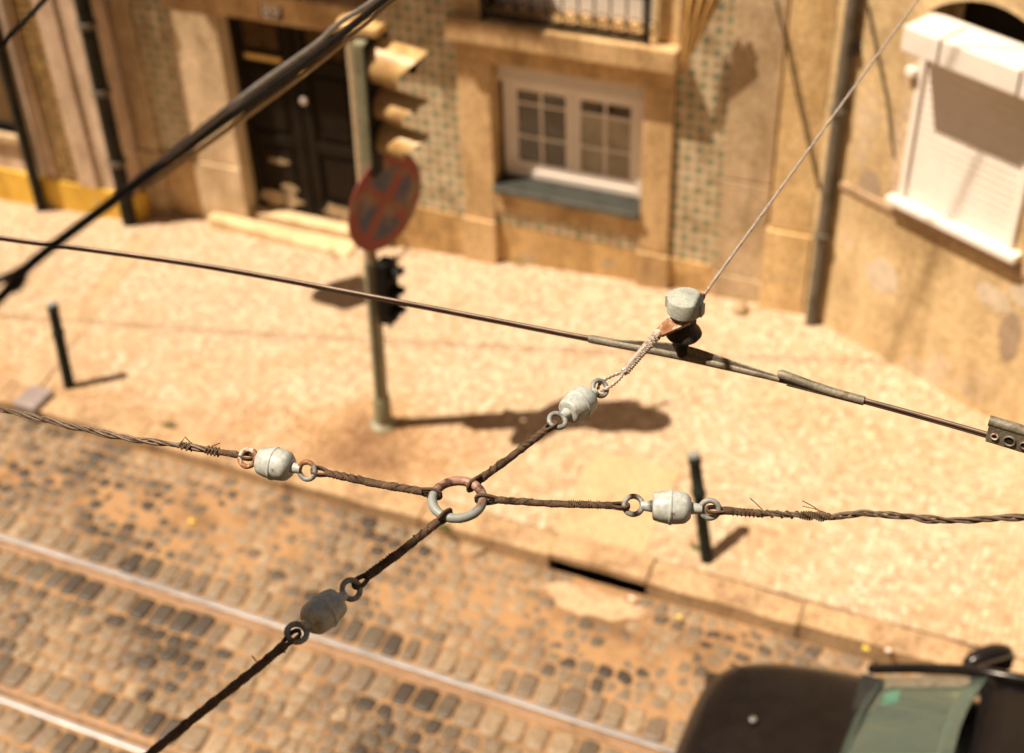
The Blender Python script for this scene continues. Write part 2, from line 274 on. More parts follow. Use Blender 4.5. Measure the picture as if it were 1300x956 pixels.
# ------------------------------------------------------------------ mesh helpers
ORG = {}
class MB:
    def __init__(s): s.bm = bmesh.new()
    def hexa(s, p):       # 8 points: bottom 0-3, top 4-7
        v = [s.bm.verts.new(q) for q in p]
        for f in ((3, 2, 1, 0), (4, 5, 6, 7), (0, 1, 5, 4), (1, 2, 6, 5), (2, 3, 7, 6), (3, 0, 4, 7)): s.bm.faces.new([v[i] for i in f])
        return s
    def box(s, x0, x1, y0, y1, z0, z1):
        return s.hexa([(x0, y0, z0), (x1, y0, z0), (x1, y1, z0), (x0, y1, z0), (x0, y0, z1), (x1, y0, z1), (x1, y1, z1), (x0, y1, z1)])
    def obox(s, c, ax, ay, az):   # oriented box: centre and half-axis vectors
        c, ax, ay, az = map(Vector, (c, ax, ay, az))
        return s.hexa([c-ax-ay-az, c+ax-ay-az, c+ax+ay-az, c-ax+ay-az, c-ax-ay+az, c+ax-ay+az, c+ax+ay+az, c-ax+ay+az])
    def prism(s, pts, off):       # polygon pts extruded by vector off
        off = Vector(off); a = [s.bm.verts.new(p) for p in pts]; b = [s.bm.verts.new(Vector(p)+off) for p in pts]
        n = len(pts); s.bm.faces.new(a[::-1]); s.bm.faces.new(b)
        for i in range(n): s.bm.faces.new([a[i], a[(i+1) % n], b[(i+1) % n], b[i]])
        return s
    def tube(s, pts, r, seg=10, closed=False, cap=True):
        pts = [Vector(p) for p in pts]; n = len(pts)
        rs = r if isinstance(r, (list, tuple)) else [r]*n
        t0 = (pts[1]-pts[0]).normalized()
        u = t0.cross(Vector((0, 0, 1)));
        if u.length < 1e-3: u = t0.cross(Vector((1, 0, 0)))
        u.normalize(); rings = []
        for i in range(n):
            if closed: t = (pts[(i+1) % n]-pts[i-1]).normalized()
            else: t = (pts[min(i+1, n-1)]-pts[max(i-1, 0)]).normalized()
            u = (u - u.dot(t)*t)
            if u.length < 1e-6: u = t.orthogonal()
            u.normalize(); v = t.cross(u)
            rings.append([s.bm.verts.new(pts[i]+rs[i]*(cos(2*pi*k/seg)*u+sin(2*pi*k/seg)*v)) for k in range(seg)])
        m = n if closed else n-1
        for i in range(m):
            a, b = rings[i], rings[(i+1) % n]
            for k in range(seg): s.bm.faces.new([a[k], a[(k+1) % seg], b[(k+1) % seg], b[k]])
        if cap and not closed: s.bm.faces.new(rings[0][::-1]); s.bm.faces.new(rings[-1])
        return s
    def lathe(s, p0, axis, prof, seg=28):   # prof: (distance along the axis, radius)
        p0 = Vector(p0); t = Vector(axis).normalized(); u = t.orthogonal().normalized(); v = t.cross(u); rings = []
        for d, r in prof: rings.append([s.bm.verts.new(p0+t*d+max(r, 1e-4)*(cos(2*pi*k/seg)*u+sin(2*pi*k/seg)*v)) for k in range(seg)])
        for a, b in zip(rings, rings[1:]):
            for k in range(seg): s.bm.faces.new([a[k], a[(k+1) % seg], b[(k+1) % seg], b[k]])
        s.bm.faces.new(rings[0][::-1]); s.bm.faces.new(rings[-1]); return s
    def torus(s, c, nrm, R, r, seg=36, sseg=12, squash=1.0, dirv=None, jit=0):
        nrm = Vector(nrm).normalized(); u = Vector(dirv) if dirv is not None else nrm.orthogonal()
        u = (u-u.dot(nrm)*nrm).normalized(); v = nrm.cross(u); c = Vector(c)
        return s.tube([c+R*cos(2*pi*k/seg)*u+R*squash*sin(2*pi*k/seg)*v for k in range(seg)], [r*(1+jit*random.uniform(-1, 1)) for k in range(seg)], sseg, closed=True)
    def build(s, name, mat, parent=None, bevel=0, smooth=False, local=False, loc=None):
        bm = s.bm; o_ = Vector((0, 0, 0))
        bmesh.ops.recalc_face_normals(bm, faces=bm.faces[:])
        if bevel: bmesh.ops.bevel(bm, geom=[e for e in bm.edges if len(e.link_faces) == 2 and e.calc_face_angle(0) > .6], offset=bevel, segments=2, affect='EDGES', profile=.6)
        if parent is not None: o_ = ORG[parent.name]
        elif loc is not None: o_ = Vector(loc)
        if not local: bmesh.ops.translate(bm, verts=bm.verts[:], vec=-o_)
        me = bpy.data.meshes.new(name); bm.to_mesh(me); bm.free()
        me.materials.append(MT[mat] if isinstance(mat, str) else mat)
        if smooth:
            for p in me.polygons: p.use_smooth = True
            try: me.set_sharp_from_angle(angle=RD(42))
            except Exception: pass
        ob = bpy.data.objects.new(name, me); COL.objects.link(ob)
        if parent is not None: ob.parent = parent
        else: ob.location = o_
        ORG[ob.name] = o_
        return ob
def tag(o, label=None, cat=None, group=None, kind=None):
    if label: o['label'] = label
    if cat: o['category'] = cat
    if group: o['group'] = group
    if kind: o['kind'] = kind
    return o
def thing(name, loc, label, cat, group=None, rz=0):
    o = bpy.data.objects.new(name, None); o.empty_display_size = .1; COL.objects.link(o); o.location = loc; o.rotation_euler = (0, 0, rz)
    ORG[o.name] = Vector(loc); return tag(o, label, cat, group)
def struct(o): o['kind'] = 'structure'; return o

# ------------------------------------------------------------------ ground
KY = 6.74; RZ = -.10; WYM = 10.18
def gz(x, y):
    t = min(max((y-KY)/3.44, 0), 1.15)
    return .065*(max(-12, min(4, x))+5.5)*t
b = MB(); b.box(-300, 300, -300, 300, -2.2, -2.0); struct(b.build('ground', 'sand'))
# road bed of sandy joint fill, uneven
from mathutils import noise
def grid(x0, x1, y0, y1, dx, dy, fz, name, mat, smooth=True):
    nx = int(round((x1-x0)/dx)); ny = int(round((y1-y0)/dy)); vs = []; fs = []
    for j in range(ny+1):
        for i in range(nx+1):
            x = x0+(x1-x0)*i/nx; y = y0+(y1-y0)*j/ny; vs.append((x, y, fz(x, y)))
    for j in range(ny):
        for i in range(nx):
            a = j*(nx+1)+i; fs.append((a, a+1, a+nx+2, a+nx+1))
    me = bpy.data.meshes.new(name); me.from_pydata(vs, [], fs); me.materials.append(MT[mat])
    for p in me.polygons: p.use_smooth = smooth
    o = bpy.data.objects.new(name, me); COL.objects.link(o); ORG[o.name] = Vector((0, 0, 0)); return o
RA = 5.44; RB = 4.22      # centre lines of the two rails
def bedz(x, y):
    n = noise.noise((x*1.6, y*1.6, 3))*.009 + noise.noise((x*9, y*9, 7))*.006 - .009
    mound = max(0, 1-abs(y-6.15)/.75)*(.010+.014*noise.noise((x*.8, 1.3, 9)))
    z = RZ-.003+n+mound-(.03*max(0, min(1, (y-6.3)/.3)) if x > -3.4 else 0)
    for r in (RA, RB, RB-2.0):
        if abs(y-r) < .14: z = min(z, RZ-.018)
    return z
struct(grid(-16, 5, 0.2, KY-.005, .045, .04, bedz, 'road', 'sand'))
# setts
DRM = (G(697, 712).x+G(800, 750).x)/2+.08
def setts():
    rnd = random.Random(11); seeds = []
    heads = []
    for r in (RA, RB, RB-2.0): heads += [r+.195, r-.195]
    # header courses beside the rails: one regular row each; between them irregular rows
    bands = []
    for y in heads:
        x = -13
        while x < 4.5:
            wd = rnd.uniform(.13, .19); seeds.append((x+wd/2, y+rnd.uniform(-.008, .008)-(.012 if y in (RA+.195, RB+.195, RB-2.0+.195) else -.012), 'h', wd, .23)); x += wd
    for y0, y1 in ((RB+.30, RA-.30), (RA+.30, KY-.03), (RB-2+.30, RB-.30), (.3, RB-2-.30)):
        nr = max(1, int(round((y1-y0)/.124))); h = (y1-y0)/nr
        for k in range(nr):
            x = -13+rnd.uniform(0, .1)
            while x < 4.5:
                wd = rnd.uniform(.09, .165); seeds.append((x+wd/2, y0+h*(k+.5)+rnd.uniform(-.028, .028), 'i', wd, h)); x += wd
    cell = .25; gr = {}
    for i, q in enumerate(seeds): gr.setdefault((int(q[0]//cell), int(q[1]//cell)), []).append(i)
    vs, fs, cols = [], [], []
    for i, (sx, sy, kd, wd, h) in enumerate(seeds):
        if ((sx-DRM)/.44)**2+((sy-KY+.22)/.18)**2 < 1: continue
        hx = .16; hy = .16
        poly = [(sx-hx, sy-hy), (sx+hx, sy-hy), (sx+hx, sy+hy), (sx-hx, sy+hy)]
        if kd == 'h': poly = [(sx-wd/2*.98, sy-h/2), (sx+wd/2*.98, sy-h/2), (sx+wd/2*.98, sy+h/2), (sx-wd/2*.98, sy+h/2)]
        else:
            cxi, cyi = int(sx//cell), int(sy//cell)
            for gx in range(cxi-1, cxi+2):
                for gy in range(cyi-1, cyi+2):
                    for jn in gr.get((gx, gy), ()):
                        if jn == i: continue
                        ox, oy, ok, ow, oh = seeds[jn]
                        dx, dy = ox-sx, oy-sy; d = math.hypot(dx, dy)
                        if d > .34: continue
                        if ok == 'h':      # stay clear of the header course
                            sgn = 1 if oy > sy else -1; nx_, ny_, lim = 0.0, float(sgn), (abs(oy-sy)-.108)
                        else: nx_, ny_, lim = dx/d, dy/d, d/2
                        out = []
                        for a in range(len(poly)):
                            p, q = poly[a], poly[(a+1) % len(poly)]
                            dp = (p[0]-sx)*nx_+(p[1]-sy)*ny_-lim; dq = (q[0]-sx)*nx_+(q[1]-sy)*ny_-lim
                            if dp <= 0: out.append(p)
                            if dp*dq < 0: t = dp/(dp-dq); out.append((p[0]+(q[0]-p[0])*t, p[1]+(q[1]-p[1])*t))
                        poly = out
                        if len(poly) < 3: break
                    if len(poly) < 3: break
                if len(poly) < 3: break
        if len(poly) < 3: continue
        cx = sum(p[0] for p in poly)/len(poly); cy = sum(p[1] for p in poly)/len(poly)
        if max(p[1] for p in poly) > KY+.0: poly = [(a, min(b2, KY-.012)) for a, b2 in poly]
        for _ in range(2):      # round the corners
            out = []
            for a in range(len(poly)):
                p, q = poly[a], poly[(a+1) % len(poly)]
                k = .14 if _ == 0 else .25
                out += [(p[0]*(1-k)+q[0]*k, p[1]*(1-k)+q[1]*k), (p[0]*k+q[0]*(1-k), p[1]*k+q[1]*(1-k))]
            poly = out
        z = RZ+rnd.uniform(-.010, .003)
        if kd == 'h': z = RZ+rnd.uniform(-.004, .003)
        if cx > -3.4: z -= .03*max(0, min(1, (cy-6.3)/.3))
        sc_ = rnd.uniform(.89, .97)
        k = noise.noise((cx*1.1, cy*1.4, 20))+rnd.uniform(-.45, .45)
        if k > .42: c = (.055, .044, .036)
        elif k > .22: c = (.10, .08, .06)
        elif k > .0: c = (.155, .12, .09)
        elif k > -.25: c = (.205, .16, .115)
        else: c = (.26, .20, .14)
        f = rnd.uniform(.82, 1.18); c = tuple(q*f for q in c)
        tx, ty = rnd.uniform(-.06, .06), rnd.uniform(-.06, .06)
        base = len(vs); m_n = len(poly)
        for kk, dz in ((1.0, -.04), (.98, -.007), (.86, .002), (.60, .0045)):
            for px_, py_ in poly:
                X, Y_ = (px_-cx)*sc_*kk, (py_-cy)*sc_*kk
                vs.append((cx+X, cy+Y_, z+dz+X*tx+Y_*ty))
        for l in range(3):
            for a in range(m_n):
                p = base+l*m_n+a; q = base+l*m_n+(a+1) % m_n
                fs.append((p, q, q+m_n, p+m_n)); cols.append(c)
        fs.append(tuple(base+3*m_n+a for a in range(m_n))); cols.append(c)
    me = bpy.data.meshes.new('cobblestones'); me.from_pydata(vs, [], fs)
    a = me.color_attributes.new('stone', 'FLOAT_COLOR', 'CORNER'); buf = []
    for f, c in zip(fs, cols): buf += list((*c, 1))*len(f)
    a.data.foreach_set('color', buf); me.materials.append(MT['setts'])
    for p_ in me.polygons: p_.use_smooth = True
    o = bpy.data.objects.new('cobblestones', me); COL.objects.link(o); return struct(o)
setts()
# pavement
struct(grid(-16, 5, KY+.24, 11.0, .25, .2, lambda x, y: gz(x, y)+.004*noise.noise((x*1.5, y*1.5, 0)), 'pavement', 'calcada'))
b = MB(); b.box(-16, 5, KY+.2, 7.2, -.6, -.06); struct(b.build('pavement_bed', 'kerbstone'))

# kerb stones: each one a thing of its own
DR0, DR1 = G(697, 712, 0).x, G(800, 750, 0).x
kx = [-16, -14.6, -13.2, -11.9, -10.6, -9.3, -8.0, -7.75, -6.5, -5.1, -3.9, DR0-.02, DR1+.08, DR1+1.2, DR1+2.35, DR1+3.6, 5]
kn = ['far left end, past the frame', '', '', '', '', '', '']
kerb_words = {7: 'short kerb stone beside the green bollard at left', 8: 'kerb stone right of the grey steel box', 9: 'kerb stone behind the left insulator', 10: 'kerb stone behind the central ring',
              11: 'kerb stone just left of the dark drain opening', 12: 'kerb slab bridging the dark drain opening', 13: 'worn kerb stone right of the drain, below the leaning bollard', 14: 'long kerb stone above the front of the dark car', 15: 'kerb stone beside the dark car door mirror'}
for i in range(len(kx)-1):
    a0, a1 = kx[i]+.006, kx[i+1]-.006
    if i < 5: continue
    top = .012
    if i == 11: top = .03
    bb = MB()
    zb = -.5 if i != 11 else -.025
    dy = random.uniform(-.008, .008)
    bb.box(a0, a1, KY+dy, KY+.235, zb, top+random.uniform(-.004, .004))
    bmesh.ops.subdivide_edges(bb.bm, edges=bb.bm.edges[:], cuts=7, use_grid_fill=True)
    for v in bb.bm.verts: v.co += Vector((0, .010, .008))*noise.noise(v.co*3.1)+Vector((0, .003, .003))*noise.noise(v.co*14)
    o = bb.build('kerb_stone', 'kerbstone', None, 0, loc=((a0+a1)/2, KY, 0), smooth=True)
    tag(o, kerb_words.get(i+1 if i >= 11 else i, None) or 'kerb stone %s' % ('at the far left edge of the photo' if i == 6 else 'left of the frame edge'), 'kerb stone', 'kerb stones edging the pavement')
    if i in (5, 6): o['label'] = {5: 'kerb stone running out of frame at the left edge', 6: 'kerb stone left of the grey steel box'}[i]
    if i == 7: o['label'] = 'narrow kerb stone under the left bollard side'
# drain under the kerb
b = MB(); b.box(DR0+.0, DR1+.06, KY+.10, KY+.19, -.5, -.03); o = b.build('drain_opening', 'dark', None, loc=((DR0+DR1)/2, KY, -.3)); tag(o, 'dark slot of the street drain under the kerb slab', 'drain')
b = MB(); rnd_ = random.Random(5); ap = [((DR0+DR1)/2+.08+.42*cos(a*pi/12)*rnd_.uniform(.7, 1.1), KY-.22+.17*sin(a*pi/12)*rnd_.uniform(.6, 1.1), -.3) for a in range(24)]
b.prism(ap, (0, 0, .3+RZ-.016))
o = b.build('drain_apron', 'pale_slab', None, .012, loc=((DR0+DR1)/2, KY-.2, RZ)); tag(o, 'pale worn concrete apron in front of the drain slot', 'apron')
# slabs
p = [G(690, 700), G(700, 640), G(740, 602), G(842, 640), G(800, 745)]
x0, x1 = G(700, 680).x, G(812, 720).x
b = MB(); b.hexa([(x0, KY+.245, -.1), (x1, KY+.245, -.1), (x1, KY+1.15, -.1), (x0, KY+1.15, -.1), (x0, KY+.245, .016), (x1, KY+.245, .022), (x1, KY+1.15, gz(x1, KY+1.15)+.014), (x0, KY+1.15, gz(x0, KY+1.15)+.014)]); o = b.build('drain_slab', 'slab', None, .01, loc=((x0+x1)/2, KY+.6, 0)); tag(o, 'smooth yellowish stone slab let into the pavement behind the drain', 'slab')
q0, q1 = G(60, 490), G(150, 300)
b = MB()
b.hexa([(-8.0, KY+.25, -.1), (-7.72, KY+.25, -.1), (-8.35, 9.7, -.4), (-8.62, 9.7, -.4), (-8.0, KY+.25, .009), (-7.72, KY+.25, .009), (-8.35, 9.7, gz(-8.4, 9.7)+.01), (-8.62, 9.7, gz(-8.6, 9.7)+.01)])
o = b.build('channel_slab', 'pale_slab', None, .005, loc=(-8.1, 8, 0)); tag(o, 'pale smooth drainage strip crossing the pavement behind the left bollard', 'drain strip')
c = G(43, 510, .02)
b = MB(); b.box(c.x-.13, c.x+.10, KY-.03, KY+.24, -.08, .06); o = b.build('steel_kerb_box', 'grating', None, .01, loc=(c.x, KY+.1, 0)); tag(o, 'grey steel drain box set on the kerb at far left', 'drain box')

# ------------------------------------------------------------------ rails
def rail(y, s, label):     # s=+1: head on the far side
    t = thing('tram_rail', (-6, y, RZ), label, 'rail', 'rails of the tram track')
    MB().box(-16, 5, y+.014 if s > 0 else y-.056, y+.056 if s > 0 else y-.014, RZ-.12, RZ+.004).build('rail_head', 'rail', t, .006)
    MB().box(-16, 5, *((y-.022, y+.008) if s > 0 else (y-.008, y+.022)), RZ-.12, RZ-.014).build('groove', 'groove', t)
    MB().box(-16, 5, *((y-.052, y-.026) if s > 0 else (y+.026, y+.052)), RZ-.12, RZ+.001).build('rail_lip', 'raillip', t, .004)
rail(RA, 1, 'bright steel tram rail running past below the lower insulator')
rail(RB, -1, 'tram rail with rusty lip at the bottom left corner')
rail(RB-2.0, 1, 'tram rail of the near track under the camera')

# ------------------------------------------------------------------ middle house
def frame_wall(mb, x0, x1, z0, z1, holes, y0, y1):   # wall box with rectangular holes [(hx0,hx1,hz0,hz1)], holes sorted by x
    x = x0
    for hx0, hx1, hz0, hz1 in holes:
        if hx0 > x: mb.box(x, hx0, y0, y1, z0, z1)
        if hz0 > z0: mb.box(hx0, hx1, y0, y1, z0, hz0)
        if hz1 < z1: mb.box(hx0, hx1, y0, y1, hz1, z1)
        x = hx1
    if x < x1: mb.box(x, x1, y0, y1, z0, z1)
Y = WYM
mid = thing('tiled_house', (-5.2, Y, 0), 'tiled house with dark double door and small paned white window', 'house')
DX0, DX1, DZ0, DZ1 = -7.50, -6.12, .02, 2.20
WX0, WX1, WZ0, WZ1 = -4.70, -3.28, .90, 2.14
UX0, UX1, UZ0, UZ1 = -4.72, -3.22, 2.60, 4.8
b = MB()
frame_wall(b, -8.72, -1.72, -.8, 2.36, [(DX0-.02, DX1+.02, -.8, DZ1+.02), (WX0-.02, WX1+.02, WZ0-.03, WZ1+.02)], Y+.03, Y+.6)
frame_wall(b, -8.72, -1.72, 2.36, 9.0, [(-7.6, -6.1, 5.2, 7.4), (UX0, UX1, UZ0, UZ1)], Y+.03, Y+.6)
b.build('wall', 'ochre', mid)
b = MB(); b.box(-8.9, -1.7, Y-.3, Y+4, 9.0, 9.15); b.build('roof', 'roof', mid)
# stone door case
jl = -8.06
for (x0, x1, m) in ((jl+.02, DX0, 'palestone'), (DX1, -5.86, 'palestone')):
    b = MB(); b.box(x0, x1, Y-.05, Y+.45, .55, DZ1); b.box(x0-.02, x1+.0, Y-.07, Y+.45, -.45, .545); b.build('door_jamb', m, mid, .012)
b = MB(); b.box(jl, -5.84, Y-.06, Y+.45, DZ1+.003, 2.40); b.box(jl-.05, -5.80, Y-.11, Y+.2, 2.403, 2.50); b.build('door_lintel', 'stone', mid, .012)
# base course of the left part and the corner pilaster
b = MB(); b.box(-8.47, jl-.03, Y-.03, Y+.2, -.7, .545); b.build('base_stone', 'stone', mid, .01)
b = MB(); b.box(-8.72, -8.48, Y-.06, Y+.2, .56, 4.3); b.box(-8.74, -8.47, Y-.08, Y+.2, -.7, .555); b.build('corner_pilaster', 'greystone', mid, .012)
# tile fields
b = MB(); b.box(-8.475, jl-.003, Y, Y+.1, .55, 4.3); b.build('tile_panel', 'tile', mid)
b = MB(); b.box(-5.838, -5.025, Y, Y+.1, .50, 4.3); b.build('tile_panel', 'tile', mid)
b = MB(); b.box(-3.0, -2.56, Y, Y+.1, .50, 4.3); b.build('tile_panel', 'tile', mid)
b = MB(); b.box(-4.695, -3.285, Y-.005, Y+.1, .50, .635); b.build('tile_band', 'tile', mid)
for a0_, a1_ in ((-5.86, -5.05), (-3.0, -2.57)): MB().box(a0_, a1_, Y-.02, Y+.2, -.5, .495).build('plinth', 'ochre', mid, .008)
b = MB(); b.box(-4.70, -3.28, Y+.0, Y+.2, -.5, .498); b.build('plinth', 'ochre', mid, .008)
# stone window case
for x0, x1 in ((-5.02, WX0), (WX1, -3.01)):
    b = MB(); b.box(x0, x1, Y-.035, Y+.28, .52, WZ1-.0); b.box(x0-.02, x1+.02 if x0 > -4 else x1, Y-.065, Y+.2, -.5, .515); b.build('window_jamb', 'stone', mid, .012)
b = MB(); b.box(-5.02, -3.01, Y-.04, Y+.28, WZ1+.003, 2.355); b.build('window_lintel', 'stone', mid, .012)
b = MB(); b.box(WX0+.003, WX1-.003, Y-.03, Y+.25, .638, .862); b.build('window_apron', 'stone', mid, .01)
b = MB(); b.box(-5.04, -2.97, Y-.17, Y+.2, 2.36, 2.565); b.build('ledge', 'stone', mid, .015)
for a0_, a1_ in ((-5.02, UX0), (UX1, -2.98)): MB().box(a0_, a1_, Y-.03, Y+.28, 2.568, 4.8).build('upper_window_jamb', 'ochre_light', mid, .01)
# right-hand pilasters
b = MB(); b.box(-2.555, -2.13, Y-.04, Y+.2, 1.42, 4.3); b.box(-2.555, -2.13, Y-.042, Y+.2, .46, 1.41); b.box(-2.57, -2.11, Y-.05, Y+.2, -.5, .45); b.build('stone_pilaster', 'greystone', mid, .012)
b = MB(); b.box(-2.10, -1.74, Y-.09, Y+.2, 1.05, 4.3); b.box(-2.12, -1.73, Y-.11, Y+.2, -.5, 1.04); b.build('rendered_pilaster', 'ochre_light', mid, .012)
# door
dy = Y+.17
dr = MB(); dr.box(DX0, (DX0+DX1)/2-.012, dy, dy+.05, DZ0, DZ1); dr.box((DX0+DX1)/2+.012, DX1, dy, dy+.05, DZ0, DZ1)
xm = (DX0+DX1)/2
door = dr.build('door', 'door', mid, .006)
for s, a0, a1 in ((0, DX0, xm-.012), (1, xm+.012, DX1)):
    wv = a1-a0
    f = MB()
    for (x0, x1, z0, z1) in ((a0, a0+.11, DZ0, DZ1), (a1-.11, a1, DZ0, DZ1), (a0+.111, a1-.111, DZ1-.1, DZ1), (a0+.111, a1-.111, 1.66, 1.80), (a0+.111, a1-.111, .78, .90), (a0+.111, a1-.111, DZ0, .22)):
        f.box(x0, x1, dy-.028, dy-.002, z0, z1)
    f.build('door_frame', 'door', door, .006)
    pnl = MB(); pnl.box(a0+.17, a1-.17, dy-.018, dy-.002, .95, 1.60); pnl.box(a0+.17, a1-.17, dy-.018, dy-.002, .28, .72); pnl.build('door_panel', 'door', door, .012)
    lt = MB(); lx0, lx1, lz0, lz1 = a0+.15, a1-.15, 1.82, DZ1-.11
    st = .045; k = lx0-(lz1-lz0)
    def clip(xa, za, xb, zb):
        # clip a 45 degree slat to the lattice rectangle
        t0, t1 = 0.0, 1.0; dx, dz = xb-xa, zb-za
        for p_, q_ in ((-dx, xa-lx0), (dx, lx1-xa), (-dz, za-lz0), (dz, lz1-za)):
            if abs(p_) < 1e-9: continue
            r_2 = q_/p_
            if p_ < 0: t0 = max(t0, r_2)
            else: t1 = min(t1, r_2)
        if t1-t0 < .03: return None
        return (xa+dx*t0, za+dz*t0, xa+dx*t1, za+dz*t1)
    while k < lx1:
        for sgn in (1, -1):
            seg = clip(k, lz0 if sgn > 0 else lz1, k+(lz1-lz0), lz1 if sgn > 0 else lz0)
            if seg: lt.tube([(seg[0], dy-.02-.004*sgn, seg[1]), (seg[2], dy-.02-.004*sgn, seg[3])], .007, 5)
        k += st
    lt.build('lattice', 'lattice', door)
for (cx_, cz_, rx_, rz_) in ((DX0+.30, .16, .27, .11), (DX0+.42, .30, .10, .05), (DX0+.36, .60, .13, .035), (DX1-.40, .13, .20, .09)):
    pts = [(cx_+rx_*cos(a*pi/9)*random.uniform(.7, 1.15), dy-.031, cz_+rz_*sin(a*pi/9)*random.uniform(.7, 1.2)) for a in range(18)]
    MB().prism([(x, y_, max(DZ0+.005, z)) for x, y_, z in pts], (0, .002, 0)).build('worn_patch', 'door_worn', door)
b = MB(); b.box(DX0+.14, DX0+.55, dy-.04, dy-.029, 1.70, 1.755); b.build('letter_plate', 'brass', door, .004)
b = MB(); b.lathe((xm+.07, dy-.028, 1.36), (0, -1, 0), [(0, .02), (.02, .02), (.025, .034), (.05, .038), (.066, .02)], 16); b.build('door_knob', 'steel_knob', door, smooth=True)
b = MB(); b.lathe((xm+.08, dy-.028, 1.66), (0, -1, 0), [(0, .035), (.015, .04), (.02, .02)], 16); b.build('lock_plate', 'brass', door, smooth=True)
# recess floor and step
b = MB(); b.box(DX0, DX1, Y-.02, dy+.4, -.5, .019); b.build('threshold', 'stepstone', mid)
sp0 = G(265, 276, -.01); sp1 = G(440, 318, -.01)
b = MB(); b.hexa([(sp0.x-.02, sp0.y, -.6), (sp1.x+.05, sp1.y-.08, -.6), (sp1.x+.05, Y-.08, -.6), (sp0.x-.02, Y-.08, -.6), (sp0.x-.02, sp0.y, -.01), (sp1.x+.05, sp1.y-.08, -.01), (sp1.x+.05, Y-.08, -.01), (sp0.x-.02, Y-.08, -.01)])
b.build('doorstep', 'stepstone', mid, .02)
# number plate
npx = WY(344, 14, Y-.07)
b = MB(); b.box(npx.x-.115, npx.x+.115, Y-.078, Y-.062, npx.z-.075, npx.z+.075); pl = b.build('number_plate', 'plate', mid, .004)
cu = bpy.data.curves.new('t', 'FONT'); cu.body = '89'; cu.size = .19; cu.align_x = 'CENTER'; cu.align_y = 'CENTER'; cu.extrude = .003; cu.offset = .004
tmp = bpy.data.objects.new('t', cu); COL.objects.link(tmp); dg = bpy.context.evaluated_depsgraph_get()
me = bpy.data.meshes.new_from_object(tmp.evaluated_get(dg)); bpy.data.objects.remove(tmp)
me.transform(Matrix.Translation(Vector((npx.x, Y-.081, npx.z))-ORG[pl.name]) @ Matrix.Rotation(pi/2, 4, 'X')); me.materials.clear(); me.materials.append(MT['digit'])
num = bpy.data.objects.new('house_number', me); COL.objects.link(num); num.parent = pl; ORG[num.name] = ORG[pl.name]
# window
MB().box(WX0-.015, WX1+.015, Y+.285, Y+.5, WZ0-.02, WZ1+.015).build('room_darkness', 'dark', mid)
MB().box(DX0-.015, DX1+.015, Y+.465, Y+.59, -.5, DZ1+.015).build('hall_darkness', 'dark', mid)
wy = Y+.14
fr = MB()
frame_wall(fr, WX0+.045, WX1-.004, .955, 2.137, [(WX0+.10, WX1-.10, 1.03, 1.90)], wy, wy+.06)
win = fr.build('window', 'white', mid, .005)
b = MB(); b.box(WX0+.02, WX1-.02, wy-.06, wy-.002, 1.93, 2.12)
for k in range(5): b.box(WX0+.03, WX1-.03, wy-.068, wy-.061, 1.945+k*.034, 1.967+k*.034)
b.build('roller_shutter_box', 'white', win, .004)
for k, (a0, a1) in enumerate(((WX0+.105, (WX0+WX1)/2-.003), ((WX0+WX1)/2+.003, WX1-.105))):
    s = MB(); frame_wall(s, a0, a1, 1.035, 1.895, [(a0+.065, a1-.065, 1.11, 1.83)], wy+.015, wy+.05)
    sash = s.build('sash', 'white', win, .004)
    c_ = (a0+a1)/2
    g_ = MB(); g_.box(a0+.06, a1-.06, wy+.035, wy+.04, 1.105, 1.835); g_.build('pane', 'glass', sash)
    mu = MB(); mu.box(c_-.012, c_+.012, wy+.018, wy+.033, 1.11, 1.83)
    for zz in (1.37, 1.70): mu.box(a0+.066, a1-.066, wy+.020, wy+.031, zz-.011, zz+.011)
    mu.build('muntin', 'white', sash)
    if k: cu_ = MB(); cu_.box(a0+.066, a1-.066, wy+.0335, wy+.0345, 1.112, 1.69); cu_.build('net_curtain', 'curtain', sash)
b = MB(); b.hexa([(WX0+.003, Y-.06, .866), (WX1-.003, Y-.06, .866), (WX1-.003, wy+.0, .866), (WX0+.003, wy, .866), (WX0+.003, Y-.06, .915), (WX1-.003, Y-.06, .915), (WX1-.003, wy, .95), (WX0+.003, wy, .95)])
b.build('window_sill', 'sill_top', win, .004)
b = MB(); b.box(WX0+.003, WX1-.003, Y-.085, Y-.063, .862, .918); b.build('sill_nosing', 'sillgreen', win, .005)
# upper french window and railing
uy = Y+.2
b = MB(); b.box(UX0, UX1, uy, uy+.05, UZ0-.03, UZ1); uw = b.build('upper_window', 'white', mid, .004)
b = MB(); b.box(UX0+.1, (UX0+UX1)/2-.05, uy-.01, uy-.002, UZ0+.25, UZ1-.1); b.box((UX0+UX1)/2+.05, UX1-.1, uy-.01, uy-.002, UZ0+.25, UZ1-.1); b.build('pane', 'curtain', uw)
b = MB(); ry = Y-.10
b.box(UX0+.02, UX1-.02, ry-.02, ry+.02, 2.60, 2.635); b.box(UX0+.02, UX1-.02, ry-.02, ry+.02, 3.5, 3.535)
k = UX0+.04
while k < UX1-.02:
    b.tube([(k, ry, 2.63), (k, ry, 3.5)], .009, 6); b.torus((k+.07, ry, 2.72), (0, 1, 0), .05, .007, 12, 5)
    k += .14
b.box(UX0+.0, UX0+.04, ry-.02, ry+.02, 2.57, 3.5); b.box(UX1-.04, UX1, ry-.02, ry+.02, 2.57, 3.5)
b.build('railing', 'iron', mid)
b = MB(); b.box(-7.6, -6.1, Y+.35, Y+.4, 5.2, 7.4); b.build('upper_window', 'curtain', mid)
b = MB(); b.box(-8.9, -5.28, Y-.80, Y+.03, 4.98, 5.12); b.build('balcony_slab', 'stone', mid, .02)

